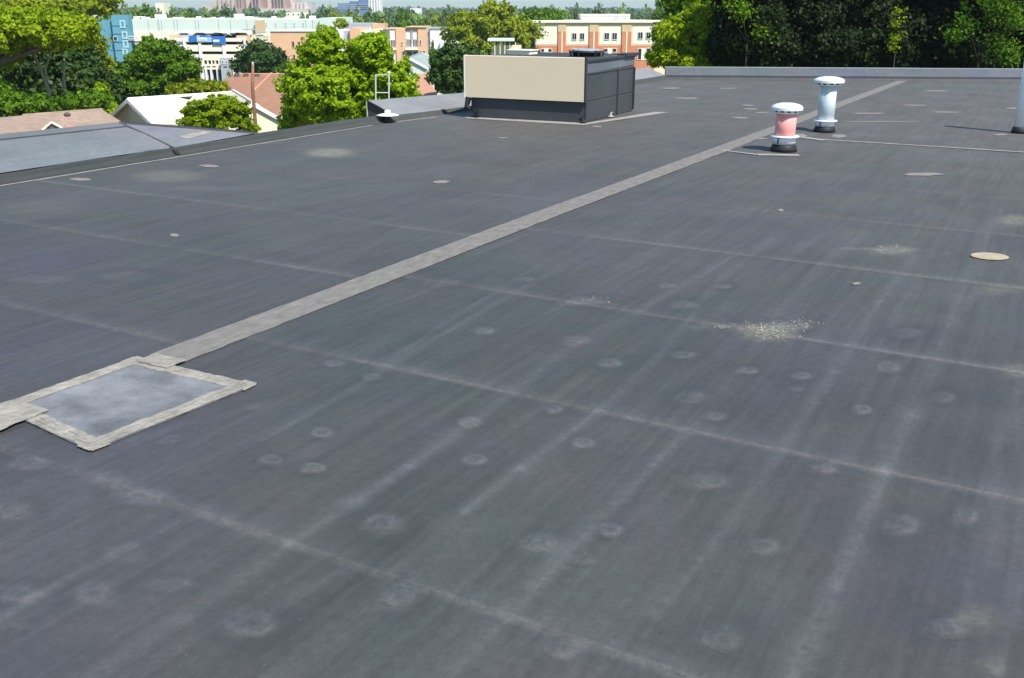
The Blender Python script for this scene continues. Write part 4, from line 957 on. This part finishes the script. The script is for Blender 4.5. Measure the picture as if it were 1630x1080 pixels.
# parking garage
B = Bld('parking_garage', 'white parking garage with dark open decks and blue banners', 'garage', 236, 330)
B.block('core', 272, 388, 71, 'opening', 30, 1.2)
def band(B, y0, y1, x0=262, x1=388, name='deck_wall', m='cream_lt', d=0, th=.9): return B.block(name, x0, x1, y0, m, th, d, ybot=y1)
band(B, 61, 66.6); band(B, 71.5, 82.2); band(B, 86.8, 96.5); band(B, 102.5, 111); B.block('roof_deck', 262, 388, 62.5, 'flat_roof', 31, .95, ybot=66.5)
for x in (290, 314.5, 352.5, 387): B.block('column', x, x + 4, 60.5, 'white', 1.3, -.25)
for x in (317,322.5,329,335.5,341,347,362,372,380,305): B.block('pier', x, x + 2.2, 96.5, 'cream_lt', .7, .03, ybot=103)
for x in (318,326,334,344,352,360,370,379): B.block('column', x, x + 3, 111, 'white', 1, .0)
B.block('stair_bay', 350, 364, 92.5, 'grey_wall', 1.6, -1.9, ybot=130); B.window(353.5, 355.5, 97.5, 101.5, d=-1.9, fm='white'); B.window(359,361,97.5,101.5,d=-1.9, fm='white')
for x in (320,329,338,347,356,367): B.block('railing', x, x+5.5, 105.5, 'wframe_dark', .08, -.12 if x not in (356, 347) else -2.1, ybot=106.5)
B.block('rear_brick_bay', 270, 284, 56.5, 'peach', 6, 3, ybot=66); B.block('rear_brick_bay', 376, 404, 57, 'peach', 8, 3)
bn_ = B.block('banner', 300.5, 311.5, 57, 'blue', .12, -.45, ybot=67)
B.block('banner', 312.5, 336, 56.5, 'blue_lt', .12, -.43, ybot=67.5); B.block('banner', 337.5, 358.5, 58, 'blue', .12, -.45, ybot=70.5)
B.block('banner_stripe', 313.5, 329, 60.5, 'white', .05, -.50, ybot=65.5); B.block('banner_stripe', 339, 349, 63.5, 'white', .05, -.52, ybot=67); B.block('banner_stripe', 318, 337, 56.6, 'blue', .05, -.49, ybot=58.5)
for k in range(5): B.block('banner_letter', 315 + 2.6*k, 316.6 + 2.6*k, 62.2, 'blue_lt', .03, -.54, ybot=64.4)
for i, (x, c_) in enumerate(((322,'darkmetal'),(334,'white'),(350,'darkmetal'),(358,'white'),(376,'grey_wall'),(385,'darkmetal'),(296,'grey_wall'))):
    p = B.P(x, 59, 5) + B.o
    car = tag(empty('parked_car', p), ['dark car above the middle banner on the garage roof','white car between the two dark ones on the garage roof','second dark car along the garage roof','white car above the right blue banner','grey car right of the blue banners on the garage roof','dark car at the right end of the garage roof','grey car left of the blue banners on the garage roof'][i], 'car')
    p.z = (B.o.z + B.Z(325, 62.5, 5)) ; car.location = p
    MB().prism([(-2.1,.3),(2.1,.3),(2.15,.75),(1.3,.9),(.8,1.4),(-1.2,1.42),(-1.9,.95),(-2.15,.85)], -.85, .85, lambda a, z, t_: (a, t_, z)).build('body', M[c_], car)
    for a in (-1.3, 1.35):
        for b_ in (-.86, .76):
            MB().lathe([(.32, 0), (.32, .1)], 12).build('wheel', M['rubber'], car).matrix_basis = Matrix.Translation((a, b_ + .1, .32)) @ Matrix.Rotation(math.pi/2, 4, 'X')
    MB().box(-1.1, .85, -.87, -.852, .95, 1.3).build('side_window', M['glass'], car)

# teal tower
B = Bld('tower_building', 'teal clad tower with stacked square windows at upper left', 'building', 205, 190)
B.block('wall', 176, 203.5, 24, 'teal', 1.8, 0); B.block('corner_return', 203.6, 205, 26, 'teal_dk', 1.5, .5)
B.block('side_wing', 150, 175.8, 32, 'teal', 1.5, 1.0); B.block('roof_sign', 148, 161, 24.5, 'white', 1, .5, ybot=28)
for y in (41, 54, 67, 80): B.block('floor_band', 176.5, 203, y, 'teal_dk', .06, -.07, ybot=y+.8)
for (y0, x0) in ((33.5,191),(51,194.5),(65,196)): 
    B.window(x0 + 1.5, x0 + 6, y0 + 1.5, y0 + 9, fm='teal_lt', gm='teal', fw=.28)
B.window(181,186,59,65, fm='teal_lt', gm='glass', fw=.1); B.window(197, 201, 80, 88, fm='teal_lt', gm='teal', fw=.28)
for y in (58.5,61,63.5): B.block('balcony_slab', 204, 216, y, 'white', 1.5, -.3, ybot=y+.9)

# peach brick building
B = Bld('apartment_building', 'plain peach brick block with few narrow windows behind the lime tree', 'building', 215, 470)
B.block('wall', 430, 512, 50.5, 'peach', 20, 0); cornice(B, 430, 512, 49.3, 50.6, 'mint', 0, .2, 20, 'coping')
for (x0, x1, y0, y1) in ((465,468,66.5,75.5),(474.5,477.5,67,76),(467,469.5,87.5,96.5),(477,479.5,88,96.5),(469,472,108.5,116)): B.window(x0, x1, y0, y1, fm='tan_trim', fw=.1)
B2 = Bld('apartment_building', 'low peach building with small windows beside the peach block', 'building', 228, 400)
B2.block('wall', 398, 430, 56, 'cream', 12, 0, ybot=None)
for x in (409, 413, 419.5, 424): B2.window(x, x + 2.2, 58, 62.5, fm='cream_lt', gm='grey_wall', fw=.08)
B2.block('roof_canopy', 386, 402, 46.5, 'grey_wall', 3, -1, ybot=48.5); B2.block('roof_canopy', 408, 420, 51, 'grey_wall', 3, -.5, ybot=52.5)

# brick and white apartments
B = Bld('apartment_building', 'orange brick and white apartment row with balconies', 'building', 240, 640)
def B_bays(lst):
    for (x0, x1, yt, m_, d) in lst: B.block('wall', x0, x1, yt, m_, 14, d)
B_bays([(527,546,48.5,'white',0),(546.2,556,49.5,'grey_wall',.8),(556.2,573,45,'peach',-.4),(573.2,592,50,'white',.2),(592.2,610,47,'cream',.0),(610.2,620,47,'white',.5),(620.2,629.5,47.5,'white',-.2),
        (629.7,645,46.5,'peach',-.6),(645.2,664.5,45,'peach',0),(664.7,679,44,'peach',-.6),(679.2,684,44.5,'grey_wall',.4),(684.2,710,47,'white',-.3)])
B.block('roof_slab', 645, 679, 43, 'tan_trim', 15, -.9, ybot=44); B.block('roof_slab', 684, 711, 44.5, 'greenroof', 14, -.5, ybot=46.8); B.block('roof_slab', 610, 630, 45.5, 'tan_trim', 14, -.4, ybot=47)
for (x0, x1, y0, y1) in ((645.5,653,49.5,62.5),(656.5,664,49.5,62.5)): B.block('white_panel', x0, x1, y0, 'white', .15, -.2, ybot=y1)
for (x0, x1, y0, y1) in ((622,629,64.5,76),(648,654,64,75),(657,664,64,75)): B.window(x0, x1, y0, y1, d=-.25, gm='wframe_dark', fw=.12, mull=2)
for (x0, x1) in ((644.5, 665),(620.5,630)): B.block('balcony_slab', x0, x1, 76.5, 'cream_lt', 1.2, -1.5, ybot=80)
for (x0, x1, y0, y1) in ((668,670.5,64.5,71.5),(639,641,67,72.5),(640,643,82,88),(648,656,82,89),(658.5,664.5,82,89),(668.5,671,81,88),(673,676.5,81,88)): B.window(x0, x1, y0, y1, d=-.62 if x0 > 664.6 or x0 < 644 else -.02, gm='wframe_dark', fw=.1)
B.block('downpipe', 654, 655.5, 47, 'grey_wall', .2, -.5, ybot=90)
B.block('mint_wing', 700, 738, 66, 'mint', 12, -3); B.block('blue_bay', 738.2, 742, 65, 'blue_lt', 10, -3)
for x in (715,720,725,731): B.window(x, x + 3, 62.5, 65, d=-2.9, fm='white', gm='glass', fw=.08)
B.block('upper_wing', 700, 740, 62, 'white', 8, 0)
B = Bld('flat_building', 'grey flat roofed building peeking over the orange bay', 'building', 300, 565)
B.block('wall', 546, 590, 37.5, 'grey_wall', 15, 0); B.block('roof_box', 592, 612, 38, 'peach', 8, 4, ybot=50); B.block('roof_unit', 587, 590.5, 45, 'white', 2, -1, ybot=49)
# pale carport beyond the beige unit
B = Bld('pergola', 'pale flat canopy on posts seen beyond the beige unit', 'canopy', 120, 800)
B.block('canopy_roof', 776, 819, 63, 'mint', 6, 0, ybot=66)
for x in (787, 795.5, 803, 811, 820): B.block('post', x, x + 1.3, 66.2 if x < 819 else 68, 'cream_lt', .2, .3)
B.block('back_wall', 785, 830, 72, 'sidewall', .3, 5.0)

# far towers
B = Bld('tower_block', 'cluster of hazy pinkish brick towers at the top left of the skyline', 'building', 1000, 400)
for (x0, x1, yt, m_, d) in ((322,342,6,'palebrick',0),(340,372,-8,'palebrick',-20),(372,386,-14,'pinkbrick',-40),(386,398,-16,'palebrick',-30),(398,412,-20,'pinkbrick',-50),(412,430,-14,'palebrick',-20),(430,452,-12,'pinkbrick',-45),(452,466,-2,'palebrick',-20),(466,489,4,'palebrick',-40),(398,490,14,'palebrick',-60)):
    B.block('wall', x0, x1, yt, m_, 40, d)
for x in range(374, 452, 5):
    for y in (0, 4, 8): B.window(x, x + 2, y, y + 2, d=-61, fm='palebrick', gm='wframe_dark', fw=.3) if False else None
for x in (376, 380.5, 403, 408, 433, 438, 443, 448):
    B.block('window_strip', x, x + 1.6, -10, 'wframe_dark', .5, -52 if x < 430 else -47, ybot=13)
for x in (345, 352, 359, 366, 416, 422, 456, 461, 470, 476, 482): B.block('window_strip', x, x + 2, 5 if x > 450 else 0, 'pinkbrick', .5, -21 if x < 466 else -41, ybot=13)
B = Bld('tower_block', 'hazy blue grey office tower with stepped top on the skyline', 'building', 1100, 565)
B.block('wall', 537, 558, 5.5, 'bluetower', 40, 0); B.block('wall', 556, 572, 2.5, 'bluetower', 40, -10); B.block('wall', 570, 586, -3, 'bluetower', 40, -20)
for y in (7, 10, 13): B.block('floor_band', 537, 585, y, 'grey_wall', .6, -21, ybot=y+.7)
B = Bld('tower_block', 'narrow off white tower beside the blue one on the skyline', 'building', 1080, 595)
for x in (585, 589.5, 594, 598.5, 602): B.block('wall', x, x + 2.8, -6, 'white', 20, 0)
B.block('core', 585.2, 604.5, -5, 'palebrick', 18, 1.5)
B = Bld('tower_block', 'small pale far building beside a round treetop on the skyline', 'building', 1000, 661)
B.block('wall', 653, 669, 13.5, 'white', 20, 0)
B = Bld('far_house', 'small cream far house at the top of the left hillside', 'house', 520, 253)
B.block('wall', 247, 260, 5, 'cream_lt', 10, 0)
B = Bld('far_house', 'white far building showing through trees under the pink towers', 'house', 620, 475)
B.block('wall', 452, 490, 20, 'cream_lt', 12, 0)
for x in (458,466,474,482): B.window(x, x+2, 22, 24.5, fm='white', fw=.15)

# ------------------------------------------------------------------ houses
def gable_house(name, label, A_, Bp, halfw, ridge_z, eave_z, roofm, wallm, z0, over=.35, extras=None, trimm='white', gw=None):
    """ridge from A_ to Bp (world xy); returns the thing"""
    a = Vector(A_); b = Vector(Bp); d = (b - a); L_ = d.length; rz = math.atan2(d.y, d.x)
    t = tag(empty(name, (a.x, a.y, z0), rz), label, 'house'); rz_, ez = ridge_z - z0, eave_z - z0
    w = halfw; th = .14; sl_ = (rz_ - ez) / w
    MB().prism([(-w+over, 0), (w-over, 0), (w-over, ez - .1 + over*sl_), (0, rz_ - .16), (-w+over, ez - .1 + over*sl_)], over, L_ - over, lambda p, q, t_: (t_, p, q)).build('wall', M[wallm], t)
    for s_ in (-1, 1):
        MB().add([(0,0,rz_), (L_,0,rz_), (L_, s_*w, ez), (0, s_*w, ez), (0,0,rz_-th), (L_,0,rz_-th), (L_, s_*w, ez-th), (0, s_*w, ez-th)],
                 [(0,1,2,3), (7,6,5,4), (0,3,7,4), (1,5,6,2), (3,2,6,7)]).build('roof_slope', M[roofm], t)
        for x in (-.06, L_ + .0):
            MB().add([(x,0,rz_+.03), (x+.06,0,rz_+.03), (x+.06, s_*(w+.03), ez+.03), (x, s_*(w+.03), ez+.03), (x,0,rz_-.22), (x+.06,0,rz_-.22), (x+.06, s_*(w+.03), ez-.2), (x, s_*(w+.03), ez-.2)],
                     [(0,1,2,3), (7,6,5,4), (0,3,7,4), (1,5,6,2), (3,2,6,7)]).build('barge_board', M[trimm], t)
    MB().tube([(0,0,rz_ + .02), (L_,0,rz_ + .02)], .07, 6).build('ridge_cap', M[trimm if roofm == 'whiteroof' else roofm], t)
    return t, L_, rz_, ez
# white roofed house: gable end turned to the left, slope facing us
a = at(203, 158, 60.2); b = at(374, 148, 65.2)
gable_house('house', 'house with a bright white coated roof and cream gable end', (a.x, 60.2), (b.x, 65.2), 3.1, a.z, a.z - 1.3, 'whiteroof', 'sidewall', gz(0, 60))
wh = bpy.data.objects['house']
vb = tag(empty('roof_vent', at(297, 157, 62.6)), 'dark flat vent on the bright white roof', 'roof vent')
MB().box(-.2, .2, -.2, .2, -.18, .02).build('vent_base', M['wframe_dark'], vb); MB().box(-.28, .28, -.3, .3, .025, .11).build('vent_cover', M['darkmetal'], vb)
# second white gable beside the pole
a = at(402, 163, 54); b = at(372, 156, 62)
gable_house('house', 'small cream house with pale gable facing the pole', (a.x, 54), (b.x, 62), 1.55, a.z, a.z - 1.0, 'whiteroof', 'sidewall', gz(0, 54), over=.12)
# brown roofed house with hips
def hip_roof(t, pts, faces, m, name='roof_slope'):
    for f in faces:
        p = [Vector(pts[i]) for i in f]; n_ = len(p)
        MB().add(p + [q - Vector((0,0,.14)) for q in p], [tuple(range(n_)), tuple(range(2*n_-1, n_-1, -1))] + [(k, (k+1) % n_, n_+(k+1) % n_, n_+k) for k in range(n_)]).build(name, M[m], t)
D0 = 84; o0 = at(430, 118, D0); o0.z = gz(0, D0)
t = tag(empty('house', o0), 'large house with a brown hipped shingle roof and ridge vents', 'house')
q = lambda x, y, d: at(x, y, d) - o0
pts = [q(374,118.5,86), q(432,118.5,86), q(500,119,86), q(330,142,80), q(392,178,72), q(330,205,70), q(440,187,70), q(520,190,70), q(404,146,78)]
hip_roof(t, pts, [(0,1,8,4,5,3), (1,2,7,6,4,8)], 'brownroof')
MB().tube([pts[1] + Vector((0,0,.05)), pts[8] + Vector((0,0,.05))], .11, 6).build('hip_ridge', M['ridgecap'], t); MB().tube([pts[0], pts[2]], .10, 6).build('ridge_cap', M['ridgecap'], t)
MB().add([q(432,187,71), q(500,189,71), q(500,230,71), q(432,230,71)] + [q(432,187,80), q(500,189,80), q(500,230,80), q(432,230,80)], [(0,1,2,3),(4,7,6,5),(0,3,7,4),(1,5,6,2)]).build('wall', M['garage_door'], t)
MB().add([pts[0], pts[2], q(505,150,94), q(360,150,94)], [(0,1,2,3)]).build('roof_slope', M['brownroof'], t)
MB().tube([q(438,187,69.8), q(500,189,69.8)], .10, 6).build('gutter', M['white'], t)
for (x, y) in ((377,121.5),(391.5,122),(409.5,122.5),(448,122.5),(415,165),(427,162)):
    s_ = .18 if y < 130 else .11; c_ = q(x, y, 85 if y < 130 else 75.5)
    v_ = MB().box(-s_, s_, -s_, s_, -.12, s_*1.3).build('roof_vent', M['wframe_dark'], t); v_.location = c_
# left tan roof
t = tag(empty('house', (at(90, 190, 50).x, 50, gz(0, 50))), 'house at far left with tan shingle roof and a small gable dormer', 'house')
o0 = t.location.copy()
pts = [q(-60,193,50), q(14,187.5,51), q(36,184,52), q(162,174.5,56), q(200,198,53), q(210,240,44), q(-60,262,38), q(186,190,55)]
hip_roof(t, pts, [(0,1,2,3,7,4,5,6)], 'tanroof')
MB().tube([pts[2], pts[3]], .07, 6).build('ridge_cap', M['tanroof'], t)
MB().add([pts[3], pts[2], pts[1], pts[0], q(-60,200,60), q(170,190,64), pts[4]], [(0,1,4,5),(1,2,3,4),(0,5,6)]).build('roof_slope', M['tanroof'], t)
MB().add([pts[5] + Vector((0,1,-.3)), pts[6] + Vector((0,1,-.3)), pts[6] + Vector((0,1,-6)), pts[5] + Vector((0,1,-6))], [(0,1,2,3)]).build('wall', M['sidewall'], t)
dA, dL, dR = q(82,193,44), q(66,206,44), q(101,203,44)
dd = Vector((.35, 3.2, .05))
MB().add([dA, dL, dL + dd, dA + dd, dR, dR + dd], [(0,1,2,3), (0,3,5,4)]).build('dormer_roof', M['tanroof'], t)
for e in (dL, dR):
    n_ = Vector((0, -.03, 0)); dn = Vector((0, 0, -.10))
    MB().add([dA + n_, e + n_, e + n_ + dn, dA + n_ + dn, dA - n_, e - n_, e - n_ + dn, dA - n_ + dn], [(0,1,2,3),(7,6,5,4),(0,4,5,1),(3,2,6,7)]).build('barge_board', M['cream_lt'], t)
MB().add([dA + Vector((0,.05,-.1)), dL + Vector((.1,.05,-.05)), dR + Vector((-.1,.05,-.05))], [(0,1,2)]).build('dormer_wall', M['wframe_dark'], t)
ch = q(109, 197, 50.2)
MB().box(-.19, .19, -.17, .17, -.3, .34).build('chimney', M['pink'], t).location = ch
MB().lathe([(.12, .34), (.16, .42), (.18, .48), (.05, .56)], 12).build('chimney_cap', M['wframe_dark'], t).location = ch
# pale green gabled house and the reddish roof in front of it
a = at(652, 92, 96); b = at(672, 90, 108)
gable_house('house', 'pale green gabled house with grey green roof behind the lime tree', (a.x, 96), (b.x, 108), 1.9, a.z, a.z - 1.05, 'greenroof', 'palegreen', gz(0, 96), over=.15)
t = tag(empty('house', (at(690, 100, 104).x, 104, gz(0, 104))), 'grey green roofed wing right of the pale green gable', 'house'); o0 = t.location.copy()
hip_roof(t, [q(662,90.5,106), q(704,88.5,106), q(704,125,98), q(668,124,98)], [(0,1,2,3)], 'greenroof')
MB().add([q(668,124,99), q(704,125,99), q(704,190,99), q(668,190,99)], [(0,1,2,3)]).build('wall', M['palegreen'], t)
a = at(684, 110, 82); b = at(700, 108, 90)
gable_house('house', 'little cream gable with tan trim below the grey green roof', (a.x, 82), (b.x, 90), .95, a.z, a.z - .75, 'greenroof', 'sidewall', gz(0, 82), over=.08, trimm='tan_trim')
t = tag(empty('house', (at(680, 140, 70).x, 70, gz(0, 70))), 'reddish brown shingle roof between the lime tree and dark bush', 'house'); o0 = t.location.copy()
hip_roof(t, [q(660,118,78), q(676,118,78), q(696,150,70), q(700,190,64), q(650,190,64)], [(0,1,2,3,4)], 'ridgecap')
MB().add([q(652,190,65), q(698,190,65), q(698,260,65), q(652,260,65)], [(0,1,2,3)]).build('wall', M['sidewall'], t)

# utility pole
t = tag(empty('utility_pole', (at(402, 150, 52).x, 52, gz(0, 52))), 'brown wooden utility pole in front of the brown shingle roof', 'pole'); o0 = t.location.copy()
MB().tube([(0,0,0), q(402,140,52).to_tuple(), q(402.5,104,52).to_tuple()], [.12,.085,.065], 10).build('pole', M['pole'], t, True)
MB().lathe([(.05, 0), (.06, .1), (.02, .16)], 10).build('pole_cap', M['galv'], t).location = q(402.5, 104, 52)

# ------------------------------------------------------------------ the summer haze
hz_m = bpy.data.materials.new('haze'); hz_m.use_nodes = True; nt = hz_m.node_tree; nt.nodes.remove(nt.nodes['Principled BSDF'])
pv = nt.nodes.new('ShaderNodeVolumePrincipled'); pv.inputs['Color'].default_value = (0.80, 0.93, 1.0, 1); pv.inputs['Density'].default_value = 0.00016
pv.inputs['Anisotropy'].default_value = 0.2
nt.links.new(pv.outputs[0], nt.nodes['Material Output'].inputs['Volume'])
kind(MB().box(-9500, 9500, -9500, 9500, -19.0, 60.0).build('haze', hz_m), 'stuff')
